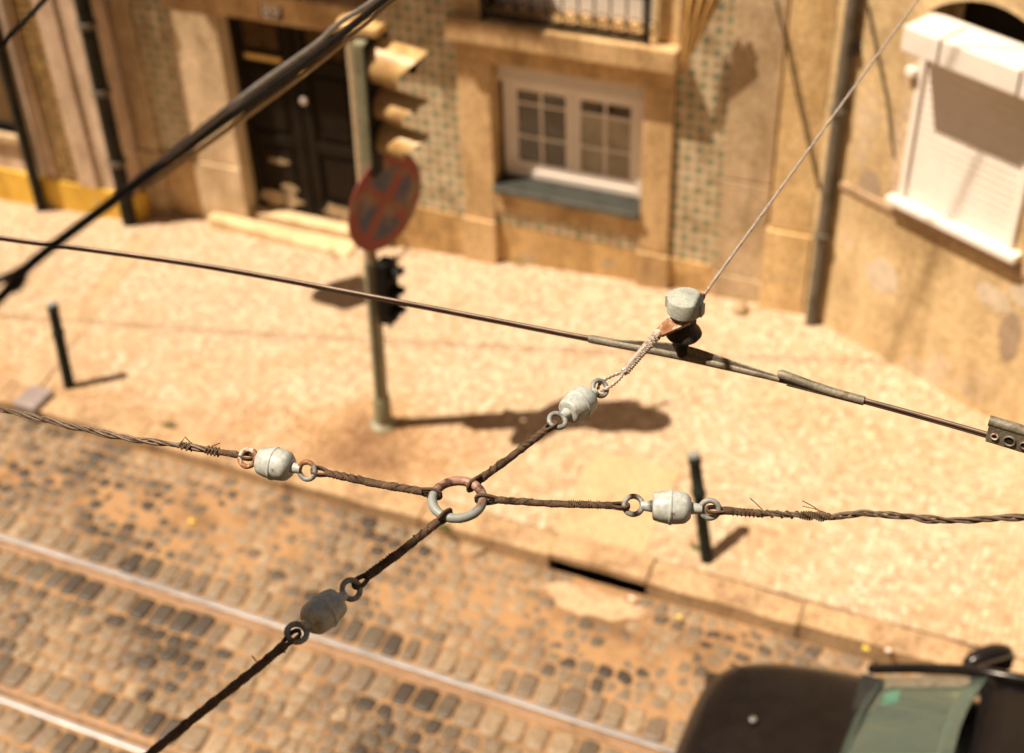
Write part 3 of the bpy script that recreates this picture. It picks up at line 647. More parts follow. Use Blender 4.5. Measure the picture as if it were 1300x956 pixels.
# ------------------------------------------------------------------ left house
YL = 9.9
left = thing('yellow_plinth_house', (-10.5, YL, -.3), 'pinkish plaster house with yellow painted plinth at left edge', 'house')
LW0, LW1, LZ0, LZ1 = -11.3, -10.06, .58, 2.4
b = MB(); frame_wall(b, -16, -8.75, -1.2, 9, [(LW0, LW1, LZ0, LZ1)], YL, YL+.8); b.build('wall', 'pinkplaster', left)
b = MB(); b.box(-16, -8.72, YL-.03, YL+.5, -1.2, .115); b.build('plinth', 'yellow', left, .008)
b = MB(); b.box(-9.70, -9.42, YL-.012, YL+.1, .13, 6); b.build('tile_panel', 'tile_ochre', left)
b = MB(); b.box(-9.40, -9.16, YL-.03, YL+.1, .12, 6); b.build('pilaster', 'pinkplaster', left, .01)
b = MB(); b.box(-10.04, -9.92, YL-.02, YL+.1, .12, 3); b.build('window_trim', 'palestone', left, .01)
b = MB(); b.box(LW0+.02, LW1-.02, YL+.12, YL+.16, LZ0+.02, LZ1); lw = b.build('window', 'lattice', left)
b = MB(); b.box(LW1-.08, LW1-.0, YL+.08, YL+.118, LZ0, LZ1); b.box(LW0, LW1, YL+.08, YL+.117, LZ0, LZ0+.06); b.build('frame', 'iron', lw)
b = MB(); b.box(LW0-.05, LW1+.06, YL-.06, YL+.1, LZ0-.09, LZ0); b.build('window_sill', 'palestone', lw, .01)
b = MB(); b.box(-16.2, -8.7, YL-.3, YL+5, 9.0, 9.15); b.build('roof', 'roof', left)

def pipe(pts, r, label, rings, mat, name='downpipe'):
    o = thing(name, pts[0], label, 'downpipe', 'downpipes on the house fronts')
    MB().tube(pts, r, 16).build('pipe', mat, o, smooth=True)
    for z in rings:
        p0, p1 = Vector(pts[0]), Vector(pts[-1]); q = p0+(p1-p0)*((z-p0.z)/(p1.z-p0.z))
        MB().lathe(q-Vector((0, 0, .03)), (0, 0, 1), [(0, r*1.22), (.01, r*1.3), (.05, r*1.3), (.06, r*1.22)], 16).build('collar', 'pipe_light', o, smooth=True)
    return o
pipe([(-9.95, YL-.10, gz(-9.9, 9.8)-.02), (-9.80, YL-.10, 6)], .058, 'dark downpipe left of the patterned ochre tile strip', [3.2], 'pipe')
pipe([(-8.80, YL-.08, gz(-8.7, 9.8)-.02), (-8.66, YL-.08, 6)], .078, 'thick black downpipe with pale collars between pinkish and tiled houses', [.55, 1.35, 2.05, 3.4], 'pipe')
px0 = G(1028, 413, gz(-1.6, 10.1))
pipe([(px0.x+.0, 9.98, gz(-1.6, 10.0)-.02), (-1.60, 9.98, 6)], .057, 'dull brown grey downpipe in the corner beside the roller shutter house', [1.15, 2.3], 'pipe_light')

# ------------------------------------------------------------------ right house (turned 28 degrees towards the street)
RANG = RD(-28)
rt = thing('roller_shutter_house', (-1.9, 10.18, 0), 'peeling ochre house with closed white roller shutter, set at an angle', 'house', rz=RANG)
ux, uyv = Vector((cos(RANG), sin(RANG), 0)), Vector((-sin(RANG), cos(RANG), 0))
def RP(px, py, d=0.0):    # pixel -> (s, z) on the plane d metres in front of that wall
    P = Vector((-1.9, 10.18, 0))-uyv*d; r = ray(px, py); t = (P-Vector((0, 0, H))).dot(uyv)/r.dot(uyv)
    Q = Vector((0, 0, H))+r*t; return (Q-P).dot(ux), Q.z
sL, zS = RP(1128, 247, .06); sR, zS2 = RP(1287, 326, .06); zS = (zS+zS2)/2
bL, bT = RP(1148, 28, .30); _, bB = RP(1147, 62, .30)
_, bT2 = RP(1300, 96, .30); _, bB2 = RP(1300, 131, .30)
bT = (bT+bT2)/2; bB = (bB+bB2)/2
s0, s1 = sL+.06, sR-.05
print('right window', sL, sR, zS, bL, bT, bB)
b = MB()
frame_wall(b, 0.0, 5.2, -.8, bT+.0, [(s0, s1, zS, bT)], 0, .6)
# wall above with an arched head
arc = [(s0+(s1-s0)*k/16, bT+.02+.20*sin(pi*k/16)**.8) for k in range(17)]
b.box(0, s0, 0, .6, bT, 7.5); b.box(s1, 5.2, 0, .6, bT, 7.5)
for (xa, za), (xb, zb) in zip(arc, arc[1:]): b.hexa([(xa, 0, za), (xb, 0, zb), (xb, .6, zb), (xa, .6, za), (xa, 0, 7.5), (xb, 0, 7.5), (xb, .6, 7.5), (xa, .6, 7.5)])
b.build('wall', 'rwall', rt, local=True)
b = MB(); b.box(-.1, 5.4, -.35, 5, 7.5, 7.65); b.build('roof', 'roof', rt, local=True)
_, zm = RP(1080, 250, .03); _, zm2 = RP(1299, 355, .03)
zm = zS-.11
b = MB(); b.box(.36, 4.8, -.022, .05, zm-.06, zm); b.build('string_course', 'rwall_trim', rt, .008, local=True)
b = MB(); b.box(s0-.11, s0-.002, -.02, .12, zS+.02, bB); b.build('window_surround', 'palestone', rt, .006, local=True)
sh = MB()
nsl = 22; zz = zS+.03; dz_ = (bB+.05-zz)/nsl
for k in range(nsl): sh.hexa([(s0+.05, -.004, zz+k*dz_), (s1-.05, -.004, zz+k*dz_), (s1-.05, .06, zz+k*dz_), (s0+.05, .06, zz+k*dz_), (s0+.05, .002, zz+(k+.90)*dz_), (s1-.05, .002, zz+(k+.90)*dz_), (s1-.05, .06, zz+(k+.90)*dz_), (s0+.05, .06, zz+(k+.90)*dz_)])
sh.box(s0+.05, s1-.05, .03, .07, zz, bB)
shu = sh.build('roller_shutter', 'shutter', rt, local=True)
for a0_, a1_ in ((s0, s0+.052), (s1-.052, s1)): MB().box(a0_, a1_, -.03, .07, zS+.02, bB).build('guide_rail', 'white', shu, .004, local=True)
b = MB(); b.box(sL, sR+.03, -.10, .06, zS-.05, zS+.012); b.build('window_sill', 'white', rt, .012, local=True)
b = MB(); b.box(bL, s1+.10, -.30, .05, bB, bT); bx = b.build('shutter_box', 'shutter', rt, .012, local=True)
for sb in (RP(1193, 60, .3)[0], RP(1293, 110, .3)[0]): MB().box(sb-.008, sb+.008, -.306, -.02, bB+.005, bT+.006).build('seam', 'pipe_light', bx, local=True)
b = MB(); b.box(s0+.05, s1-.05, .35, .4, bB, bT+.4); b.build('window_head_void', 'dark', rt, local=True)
hs, hz = RP(1157, 91, .05)
b = MB(); b.box(hs-.04, hs+.04, -.075, -.021, hz-.03, hz+.03); b.build('shutter_catch', 'white', rt, .008, local=True)
def wpatch(cx_, cz_, rx_, rz_, mat, seed, name='bare_patch', d=.004):
    rnd = random.Random(seed); pts = [(cx_+rx_*cos(a*pi/10)*rnd.uniform(.7, 1.2), -d, cz_+rz_*sin(a*pi/10)*rnd.uniform(.7, 1.2)) for a in range(20)]
    MB().prism(pts, (0, d-.001, 0)).build(name, mat, rt, local=True)
s_, z_ = RP(1283, 425); wpatch(s_, z_, .10, .22, 'patch', 3)
s_, z_ = RP(1262, 378); wpatch(s_, z_, .16, .11, 'lpatch', 4)
s_, z_ = RP(1120, 350); wpatch(s_, z_, .20, .16, 'lpatch', 8, d=.003)
s_, z_ = RP(1290, 372); wpatch(s_+.05, z_, .10, .10, 'lpatch', 6, d=.005)
s_, z_ = RP(1105, 235); wpatch(s_, z_, .12, .14, 'patch', 9, d=.003)

# house across the street, behind the camera, whose eave shades the near wires
bh = thing('facing_house', (-3, -.6, 0), 'plain plaster house on the near side of the street', 'house')
MB().box(-22, 14, -6, -.6, -.5, 11.8).build('wall', 'wall_far', bh)
MB().box(-22, 14, -6.2, .12, 11.8, 12.0).build('roof', 'roof', bh)

# street lantern on a wall bracket: its shadow lies left of the signal post
LP_ = Vector((-7.8, 8.24, 4.0))
ln = thing('street_lantern', LP_, 'iron street lantern on a long wall bracket above the door', 'lantern')
MB().lathe(LP_-Vector((0, 0, .28)), (0, 0, 1), [(0, .15), (.03, .16), (.46, .27), (.48, .31), (.62, .13), (.68, .05), (.74, .02)], 6).build('lamp_housing', 'iron', ln)
MB().tube([LP_+Vector((0, 0, .36)), LP_+Vector((0, .3, .55)), LP_+Vector((.0, 1.2, .62)), (LP_.x, Y-.01, 4.7)], .022, 8).build('bracket', 'iron', ln)
# overhead telephone cable whose faint shadow crosses the pavement
g0, g1 = G(0, 393), G(1045, 478)
off = Vector((-.46, -.25, 1))*8.6
A_, B_ = g0+off, g1+off; D_ = (B_-A_)
pts = [A_+D_*t-Vector((0, 0, .12*sin(pi*max(0, min(1, (t+.5)/2.2))))) for t in [(-.5+.1*k) for k in range(23)]]
tag(MB().tube(pts, .011, 8).build('telephone_cable', 'rubber', None, loc=A_), 'black cable slung high along the house fronts', 'cable')

# ochre cloth hanging above tile strip
ct = WY(868, 84, Y-.12); b = MB(); nx_, nz_ = 22, 10; rows_ = []
for j in range(nz_+1):
    t = j/nz_; z = ct.z+t*.72; wd = .03+.30*t; row = []
    for i in range(nx_+1):
        u_ = i/nx_; row.append(b.bm.verts.new((ct.x+wd*u_-.01, Y-.14+.03*sin(u_*22)*(.3+t)-.05*t, z)))
    rows_.append(row)
for j in range(nz_):
    for i in range(nx_): b.bm.faces.new([rows_[j][i], rows_[j][i+1], rows_[j+1][i+1], rows_[j+1][i]])
cl = b.build('hanging_cloth', 'cloth', None, smooth=True, loc=ct)
so_ = cl.modifiers.new('s', 'SOLIDIFY'); so_.thickness = .006
tag(cl, 'ochre cloth gathered to a point hanging beside the stone ledge', 'cloth')
# right-hand fronts: a cable's cast shadow modelled as a thin tube, then a cable
pp = [WY(x, y, Y-.12) for x, y in ((985, 0), (1000, 60), (1012, 120), (1028, 190), (1040, 240))]
MBc = MB().tube([p+Vector((-.0, .0, 0)) for p in pp], .010, 6)
tag(MBc.build('facade_cable_and_shadow', 'pipe', None, loc=pp[0]), 'thin brown tube standing in for a cable shadow on the sunlit pilaster', 'cable', 'cables fixed to the house fronts')
pp = []
for x, y in ((1100, 0), (1112, 60), (1125, 120), (1135, 200)):
    s_, z_ = RP(x, y, .03); pp.append(Vector((-1.9, 10.18, 0))+ux*s_-uyv*.03+Vector((0, 0, z_)))
tag(MB().tube(pp, .008, 6).build('facade_cable_and_shadow', 'pipe', None, loc=pp[0]), 'thin cable hanging left of the white roller shutter', 'cable', 'cables fixed to the house fronts')
s_, z_ = RP(1080, 62, .05); pq = Vector((-1.9, 10.18, 0))+ux*s_-uyv*.03+Vector((0, 0, z_))
br_ = MB(); br_.obox(pq, ux*.06, uyv*.03, Vector((0, 0, .025))); br_.tube([pq+Vector((0, 0, .02)), pq+Vector((0, 0, .7))], .02, 8)
tag(br_.build('iron_bracket', 'iron', None, loc=pq), 'dark iron bracket with rod beside the brown grey downpipe', 'bracket')
# rubble lump at the foot of the pilaster
c = G(946, 380, .2)
def lump(name, c, r, mat, label, cat, squash=.6, seed=1, group=None):
    bm = bmesh.new(); bmesh.ops.create_icosphere(bm, subdivisions=2, radius=r); rnd = random.Random(seed)
    for v in bm.verts: v.co = Vector((v.co.x, v.co.y, v.co.z*squash))*(1+.25*noise.noise(v.co*9/r*.1+Vector((seed, 0, 0)))+rnd.uniform(-.06, .06))
    x = MB(); x.bm.free(); x.bm = bm; bmesh.ops.translate(bm, verts=bm.verts[:], vec=c)
    return tag(x.build(name, mat, None, loc=c), label, cat, group)
lump('loose_stone', Vector((c.x, 9.98, gz(c.x, 9.98)+.04)), .075, 'greystone', 'brown loose stone at the foot of the grey pilaster', 'stone', .8, 2)

# ------------------------------------------------------------------ bollards
def bollard(pb, lean, h, label):
    p = G(*pb); o = thing('bollard', p, label, 'bollard', 'slim green bollards along the kerb')
    top = p+Vector((lean[0], lean[1], h)); d = (top-p)
    m = MB(); m.tube([p-d*.05, p+d*.62, p+d*.63, p+d*.68, p+d*.69, p+d*.93, p+d*.94, p+d*.955, p+d*.96, top-d*.01, top], [.050, .047, .055, .055, .047, .046, .053, .053, .045, .046, .034], 16)
    m.build('post', 'bollard', o, smooth=True)
    MB().tube([top-d*.012, top+d*.012, top+d*.024], [.046, .042, .015], 16).build('cap', 'bollard_top', o, smooth=True)
bollard((88, 489), (-.03, .10), .80, 'dark green bollard standing upright at the left of the pavement')
bollard((898, 714), (-.20, .17), .86, 'dark green bollard leaning left, behind the right insulator')

# ------------------------------------------------------------------ signal post
pb = G(487, 540); LV = Vector((.045, -.02, 1))
tl = thing('traffic_signal', pb, 'old traffic signal post with faded yellow visors seen from above', 'traffic signal')
def PZ(z): return pb+LV*z
post = MB().tube([PZ(-.05), PZ(1.7)], .058, 20).build('post', 'postgreen', tl, smooth=True)
MB().tube([PZ(1.7), PZ(3.62)], .050, 20).build('upper_post', 'post_pale', tl, smooth=True)
MB().lathe(PZ(0), LV, [(-.02, .12), (.03, .115), (.06, .075), (.32, .072), (.335, .06)], 20).build('base_collar', 'postgreen', tl, smooth=True)
m = MB(); m.tube([PZ(.3)+Vector((.004, -.056, 0)), PZ(1.7)+Vector((.004, -.056, 0))], .008, 6); m.build('seam', 'pipe', post)
MB().lathe(PZ(3.60), LV, [(0, .075), (.01, .095), (.05, .10), (.065, .085), (.07, .03), (.085, .028), (.09, .02)], 20).build('post_cap', 'signal_pale', tl, smooth=True)
b = MB(); q = PZ(3.64); b.obox(q+Vector((.10, -.01, -.015)), (.13, 0, 0), (0, .085, 0), (0, 0, .03)); b.build('top_bracket', 'signal_pale', tl, .012)
MB().tube([PZ(3.7)+Vector((.14, .02, 0)), PZ(3.8)+Vector((.18, .05, 0)), PZ(4.05)+Vector((.17, .1, 0))], .022, 8).build('conduit', 'post_pale', tl, smooth=True)
def head(z0, z1, x_off, half, radii, length, tilt, name, vis_mat):
    zc = (z0+z1)/2; c0 = PZ(zc)+Vector((x_off, 0, 0)); hh = (z1-z0)/2
    hd = MB(); hd.obox(c0, Vector((.05, 0, 0)), Vector((0, half, 0)), LV.normalized()*hh); hdo = hd.build(name, 'postgreen' if vis_mat == 'signal_pale' else 'signal_black', tl, .02)
    fc = MB(); fc.obox(c0+Vector((.058, 0, 0)), Vector((.008, 0, 0)), Vector((0, half+.015, 0)), LV.normalized()*(hh+.01)); fc.build('face_plate', 'signal_black', hdo, .008)
    n_v = 3; zz_ = z1
    for k, rv in enumerate(radii):
        zz_ = z1-.03-sum(2*r+.045 for r in radii[:k])-rv
        cc = PZ(zz_)+Vector((x_off+.066, 0, 0)); ax = Vector((1, -.06, -tilt)).normalized()
        side = Vector((0, 0, 1)).cross(ax).normalized(); up = ax.cross(side)
        v = MB(); seg = 22; arc0, arc1 = -38, 218; inner = []; rings = []
        for (rr, dd) in ((rv, 0), (rv*1.0, 1), (rv*.955, 1), (rv*.955, 0)):
            ring = []
            for i in range(seg+1):
                a = RD(arc0+(arc1-arc0)*i/seg)
                L = length*(.62+.38*max(0, sin(a))) if dd else 0
                ring.append(v.bm.verts.new(cc+ax*L+rr*(cos(a)*side+sin(a)*up)))
            rings.append(ring)
        for a_, b2 in ((0, 1), (1, 2), (2, 3)):
            for i in range(seg): v.bm.faces.new([rings[a_][i], rings[a_][i+1], rings[b2][i+1], rings[b2][i]])
        for i in (0, seg): v.bm.faces.new([rings[j][i] for j in range(4)])
        vo = v.build('visor', vis_mat, hdo, smooth=True); vo.data.materials.append(MT['signal_black'])
        for pi_, p_ in enumerate(vo.data.polygons):
            if seg <= p_.index < 3*seg+2 and p_.index >= 2*seg: p_.material_index = 1
        MB().lathe(cc-ax*.002, ax, [(0, rv*.93), (.012, rv*.9), (.03, rv*.6), (.036, .01)], 20).build('lens', 'lens', hdo, smooth=True)
head(2.55, 3.57, .115, .15, (.155, .115, .115), .36, .10, 'signal_head', 'signal_pale')
head(1.15, 1.72, .115, .075, (.07, .07, .07), .10, .15, 'repeater_signal', 'signal_black')
# round sign
sc_ = PZ(1.98)+Vector((.05, -.34, 0)); nrm = Vector((.956, -.275, -.057)).normalized()
sq = DP(489, 257, (sc_-Vector((0, 0, H))).dot(fw)); sc_ = sq
sg = thing('round_road_sign', sc_, 'weathered red and blue round road sign tilted on the signal post', 'road sign')
m = MB(); m.lathe((0, 0, 0), (0, 0, 1), [(-.006, .375), (-.004, .385), (.004, .385), (.006, .375)], 40); pd = m.build('sign_disc', 'sign', None)
pd.parent = sg; q_ = nrm.to_track_quat('Z', 'Y'); pd.rotation_euler = q_.to_euler()
m = MB(); m.tube([PZ(1.95), sc_-nrm*.012], .018, 8); m.obox(PZ(1.95), (.07, 0, 0), (0, .07, 0), (0, 0, .02)); m.build('clamp', 'pipe_light', sg, smooth=False)

# ------------------------------------------------------------------ overhead wires
ZW = 5.5; ZC = 5.40
def interp(pts, n):
    pts = [Vector(p) for p in pts]; out = []; P = [pts[0]*2-pts[1]]+pts+[pts[-1]*2-pts[-2]]
    for i in range(1, len(P)-2):
        for k in range(n):
            t = k/n; a, b_2, c_, d = P[i-1], P[i], P[i+1], P[i+2]
            out.append(.5*((2*b_2)+(c_-a)*t+(2*a-5*b_2+4*c_-d)*t*t+(3*b_2-a-3*c_+d)*t**3))
    out.append(pts[-1]); return out
def resample(pts, step):
    out = [pts[0].copy()]; acc = 0
    for a, b_2 in zip(pts, pts[1:]):
        L = (b_2-a).length
        while acc+L >= step:
            t = (step-acc)/L; a = a.lerp(b_2, t); out.append(a.copy()); L = (b_2-a).length; acc = 0
            if L < 1e-9: break
        acc += L
    if (out[-1]-pts[-1]).length > step*.3: out.append(pts[-1].copy())
    return out
def frames(pts):
    t0 = (pts[1]-pts[0]).normalized(); u = t0.cross(Vector((0, 0, 1))).normalized(); fr = []
    for i in range(len(pts)):
        t = (pts[min(i+1, len(pts)-1)]-pts[max(i-1, 0)]).normalized(); u = (u-u.dot(t)*t).normalized(); fr.append((u.copy(), t.cross(u)))
    return fr
def rope(mb, path, n, rs, Rh, pitch, wob=0, seg=6, step=.004, seed=0):
    rnd = random.Random(seed); pts = resample(interp(path, 8), step); fr = frames(pts)
    for k in range(n):
        ph = 2*pi*k/n; out = []
        for i, (p_, (u, v)) in enumerate(zip(pts, fr)):
            a = ph+2*pi*i*step/pitch; R_ = Rh*(1+wob*noise.noise((i*step*9, k*5.1, seed)))
            out.append(p_+R_*(cos(a)*u+sin(a)*v))
        mb.tube(out, rs, seg)
def wrap(mb, path, R_, r, pitch, step=.0012, jit=.12, seed=0):
    rnd = random.Random(seed); pts = resample(interp(path, 8), step); fr = frames(pts); out = []
    for i, (p_, (u, v)) in enumerate(zip(pts, fr)):
        a = 2*pi*i*step/pitch; rr = R_*(1+jit*noise.noise((i*step*60, seed, 0)))
        out.append(p_+rr*(cos(a)*u+sin(a)*v))
    if len(out) > 2: mb.tube(out, r, 5)
def sheath(mb, path, r, jit=.18, step=.0035, seed=0, seg=12):
    pts = resample(interp(path, 8), step); rs = []
    for i in range(len(pts)):
        k = noise.noise((i*step*55, seed*3.3, 1)); ridge = .10 if (int(i*step/.019+k*.7) % 3 == 0) else 0
        rs.append(r*(1+jit*k*.6+ridge+.03*sin(i*2.3)))
    mb.tube([p_+Vector((0, 0, .0012*noise.noise((i*step*40, seed, 5)))) for i, p_ in enumerate(pts)], rs, seg)
def loop(mb, A, B, width, r, plane_n, n=2, twist=True):   # wire loop from A (neck) round the point B
    A, B = Vector(A), Vector(B); ax = (B-A); L = ax.length; ax.normalize(); sd_ = Vector(plane_n).cross(ax).normalized()
    pts = []
    for k in range(25):
        t = k/24; a = t*2*pi; pts.append(A+ax*(L*(1-cos(a))/2)+sd_*(width*sin(a)*(.35+.65*(1-cos(a))/2)))
    pts_ = resample(pts, .002)
    off_ = [(0, 0)] if n == 1 else [(1, 0), (-1, 0)]
    for s1_, _ in off_:
        mb.tube([p_+Vector((0, 0, s1_*r*.9)) for p_ in pts_], r, 7)

VW = (Vector((0, 0, H))-G(600, 640, ZW)).normalized()      # general direction towards the eye, only to choose how rings hang

def insulator(name, eyeA, bodyc, eyeB, label, flip=False, rust='A', dull=False, zt=0.0):
    """eyes and body are pixels on the plane of the wires; axis runs from eye A to eye B"""
    a, c_, b2 = G(*eyeA, ZW), G(*bodyc, ZW), G(*eyeB, ZW)
    ax = (b2-a).normalized(); Lh = .040
    o = thing(name, c_, label, 'insulator', 'porcelain insulators on the span wires')
    prof = [(-Lh, .020), (-Lh+.001, .0255), (-.0375, .0282), (-.034, .0296), (-.024, .0325), (-.008, .0352), (-.0065, .0353), (-.0055, .0366), (-.0045, .037), (-.001, .037), (.000, .0365), (.001, .0352), (.014, .0345), (.024, .0330), (.029, .0315), (.033, .028), (Lh-.001, .0215), (Lh, .0165)]
    if flip: prof = [(-d, r) for d, r in prof][::-1]
    MB().lathe(c_, ax, [(d, r) for d, r in prof], 40).build('body', 'porcelain', o, smooth=True)
    for e, sgn in ((a, -1), (b2, 1)):
        d = ((e-c_).dot(ax))*sgn; rusty = (rust == 'A' and sgn < 0) or (rust == 'B' and sgn > 0)
        ec = c_+ax*sgn*d
        R_ = .0188; r_ = .0058
        nl = d-R_+.003
        MB().lathe(c_+ax*sgn*(Lh-.004), ax*sgn, [(0, .0135), (.006, .0125), (nl-Lh-.004, .0105), (nl-Lh+.004, .0095)] if nl-Lh > .008 else [(0, .0125), (.008, .010)], 18).build('neck', 'galv_rusty' if rusty else 'porcelain', o, smooth=True)
        nv = VW+(.30 if sgn > 0 else -.12)*ax.cross(VW); nv = (nv-nv.dot(ax)*ax).normalized()
        MB().torus(ec, nv, R_, r_, 30, 10, 1.0, ax, .05).build('eye', 'galv_rusty' if (rusty or rust == 'both') else 'galv', o, smooth=True)
    return a, b2, ax
iW = insulator('insulator', (316, 580), (350, 589), (391, 596), 'grey white insulator left of the central ring, rusty left eye', rust='A')
iN = insulator('insulator', (762, 493), (735, 513), (708, 534), 'pale insulator between the ring and the round grey hanger', rust='N', flip=True)
iE = insulator('insulator', (804, 643), (853, 644), (901, 648), 'pale insulator right of the central ring, over the leaning bollard', rust='N')
iS = insulator('insulator', (445, 748), (410, 777), (376, 803), 'shaded grey insulator at lower left above the tram rail', rust='N')
# central ring
rc = G(581, 634, ZW); RR = .0530
ring = MB().torus(rc, Vector((.04, -.06, 1)), RR, .0100, 60, 16, 1.0, (1, 0, 0), .04).build('junction_ring', 'ringmat', None, smooth=True, loc=rc)
tag(ring, 'grey iron ring with rust patches joining four wires', 'ring')
def ringpt(px, py):   # point on the ring wire nearest to the given pixel
    p_ = G(px, py, ZW); d = (p_-rc); d.z = 0; return rc+d.normalized()*RR
TAUT = 'wires tied to the central ring'
def tie(ringpix, eye, label, seed, rw=.0082, mat='wrap', eyeloop=True, off_e=.05):
    rp = ringpt(*ringpix); e = Vector(eye); ax = (e-rp).normalized()
    o = thing('tie_wire', rp.lerp(e, .5), label, 'wire', TAUT)
    n1, n2 = rp+ax*.036, e-ax*off_e
    m = MB(); sheath(m, [n1-ax*.010, n1.lerp(n2, .5)+Vector((0, 0, -.003)), n2+ax*.009], rw, .22, seed=seed)
    wrap(m, [n1, n1.lerp(n2, .3)], rw*1.05, .0014, .0038, seed=seed); wrap(m, [n1.lerp(n2, .62), n2], rw*1.05, .0014, .0045, seed=seed+3)
    m.build('wrapped_wire', mat, o, smooth=True)
    m = MB(); loop(m, n1-ax*.002, rp-ax*.015, .0135, .0036, ax.cross(Vector((0, 0, 1))), 2); m.build('ring_loop', mat, o, smooth=True)
    m = MB(); loop(m, n2-ax*.002, e-ax*.009, .0125, .0031, Vector((0, 0, 1))-.2*ax.cross(Vector((0, 0, 1))), 2); m.build('eye_loop', mat, o, smooth=True)
tie((551, 627), iW[1]+iW[2]*.0, 'brown wrapped wire from the ring to the left insulator', 1)
tie((607, 609), iN[1], 'brown wrapped wire from the ring up to the upper insulator', 2)
tie((617, 634), iE[0], 'brown wrapped wire from the ring to the right insulator', 3, .0074)
tie((566, 655), iS[0], 'dark wrapped wire from the ring down to the lower insulator', 4, .0086)
# outer wires
o = thing('span_wire', G(150, 545, ZW), 'loosely twisted brown wire running off the left edge', 'wire', 'span wires')
P = [G(-120, 494, ZW), G(-40, 511, ZW), G(20, 524, ZW), G(90, 541, ZW), G(160, 556, ZW), G(225, 565, ZW), G(300, 577, ZW)]
m = MB(); rope(m, P, 3, .0030, .0042, .15, .9, 6, seed=2); rope(m, P, 2, .0022, .0062, .21, .7, 5, seed=5); m.build('strands', 'strand', o, smooth=True)
m = MB(); wrap(m, [G(228, 565, ZW), G(243, 568, ZW)], .0085, .0022, .0040, seed=2, jit=.3); m.build('binding', 'wrap', o, smooth=True); m = MB(); wrap(m, [G(262, 571, ZW), G(278, 574, ZW)], .0095, .0024, .0042, seed=6, jit=.3); m.build('binding', 'wrap', o, smooth=True); m = MB()
m.tube([G(232, 563, ZW)+Vector((0, 0, .006)), G(236, 559, ZW)+Vector((0, 0, .01)), G(242, 562, ZW)], .0013, 5); m.tube([G(268, 567, ZW), G(280, 566, ZW)+Vector((0, 0, .008))], .0014, 5)
m.build('frayed_end', 'wrap', o, smooth=True); m = MB(); sheath(m, [G(278, 574, ZW), G(303, 578, ZW)], .0066, .2, seed=3); m.build('end_wrap', 'wrap', o, smooth=True)
m = MB(); loop(m, G(298, 577, ZW), G(322, 581, ZW), .011, .0028, (0, 0, 1), 2); m.build('eye_loop', 'wrap', o, smooth=True)
o = thing('span_wire', G(1100, 656, ZW), 'frayed twisted wire running off the right edge', 'wire', 'span wires')
P = [G(924, 648, ZW), G(960, 651, ZW), G(1020, 654, ZW), G(1060, 656, ZW), G(1100, 652, ZW), G(1150, 656, ZW), G(1210, 661, ZW), G(1260, 658, ZW), G(1330, 656, ZW), G(1420, 658, ZW)]
m = MB(); rope(m, P, 3, .0030, .0042, .14, .9, 6, seed=8); rope(m, P[3:], 2, .0024, .0060, .17, .6, 5, seed=9); m.build('strands', 'strand', o, smooth=True)
m = MB(); sheath(m, [G(918, 648, ZW), G(966, 652, ZW)], .0080, .15, seed=8); wrap(m, [G(928, 649, ZW), G(965, 652, ZW)], .0084, .0016, .0042, seed=8); wrap(m, [G(1016, 654, ZW), G(1054, 656, ZW)], .0088, .0022, .0046, seed=9, jit=.35)
wrap(m, [G(966, 652, ZW), G(1016, 654, ZW)], .0074, .0017, .02, seed=3)
m.build('binding', 'wrap', o, smooth=True)
m = MB()
m.tube(interp([G(972, 653, ZW), G(965, 647, ZW)+Vector((0, 0, .006)), G(952, 636, ZW)+Vector((0, 0, .008))], 5), .0013, 5)
m.tube(interp([G(1046, 654, ZW), G(1034, 646, ZW)+Vector((0, 0, .004)), G(1018, 640, ZW)+Vector((0, 0, .010))], 5), .0012, 5)
m.tube(interp([G(1048, 652, ZW), G(1038, 649, ZW)+Vector((0, 0, .004)), G(1018, 645, ZW)+Vector((0, 0, .006))], 5), .0010, 5)
m.build('frayed_end', 'wrap', o, smooth=True)
m = MB(); loop(m, G(925, 649, ZW), G(897, 647, ZW), .012, .0030, (0, 0, 1), 2); m.build('eye_loop', 'wrap', o, smooth=True)
o = thing('span_wire', G(330, 840, ZW), 'dark shaded wire running off the bottom below the lower insulator', 'wire', 'span wires')
P = [G(362, 818, ZW), G(330, 845, ZW), G(296, 872, ZW), G(230, 925, ZW), G(150, 990, ZW)]
m = MB(); sheath(m, P, .0082, .25, seed=14); wrap(m, P[:3], .0086, .0016, .005, seed=15, jit=.3); m.tube([P[1], G(321, 838, ZW)+Vector((0, 0, .012))], .0012, 5); m.tube([G(349, 824, ZW), G(362, 826, ZW)+Vector((0, 0, -.006))], .0016, 5)
m.build('wrapped_wire', 'wrap', o, smooth=True)
m = MB(); loop(m, G(356, 822, ZW), G(380, 801, ZW), .012, .0030, (0, 0, 1), 2); m.build('eye_loop', 'wrap', o, smooth=True)

# hanger, at the crossing of span wire and contact wire
hc = Vector((G(866, 451, ZC).x, G(866, 451, ZC).y, 0)); hx, hy = hc.x, hc.y
hb = thing('trolley_wire_hanger', (hx, hy, ZC), 'round grey capped hanger holding the trolley wire', 'hanger')
zt = 5.577
cp = MB().lathe((hx, hy, zt-.034), (0, 0, 1), [(-.008, .040), (-.0075, .0435), (.030, .0435), (.0325, .042), (.0335, .040), (.0335, .026), (.0345, .024), (.0345, .013), (.0355, .011), (.0352, .001)], 48).build('cap', 'capgrey', hb, smooth=True)
m = MB()
for s in (-1, 1): 
    q = Vector((hx, hy, zt-.024)); dd = Vector((.98*s, -.15*s, 0)); m.obox(q+dd*.045, dd*.004, Vector((.15, .98, 0))*.010, Vector((0, 0, .016)))
m.build('cap_lug', 'capgrey', cp, .001)
MB().lathe((hx, hy, zt-.056), (0, 0, 1), [(0, .026), (.004, .034), (.010, .038), (.0135, .038)], 36).build('neck', 'galv_rusty', hb, smooth=True)
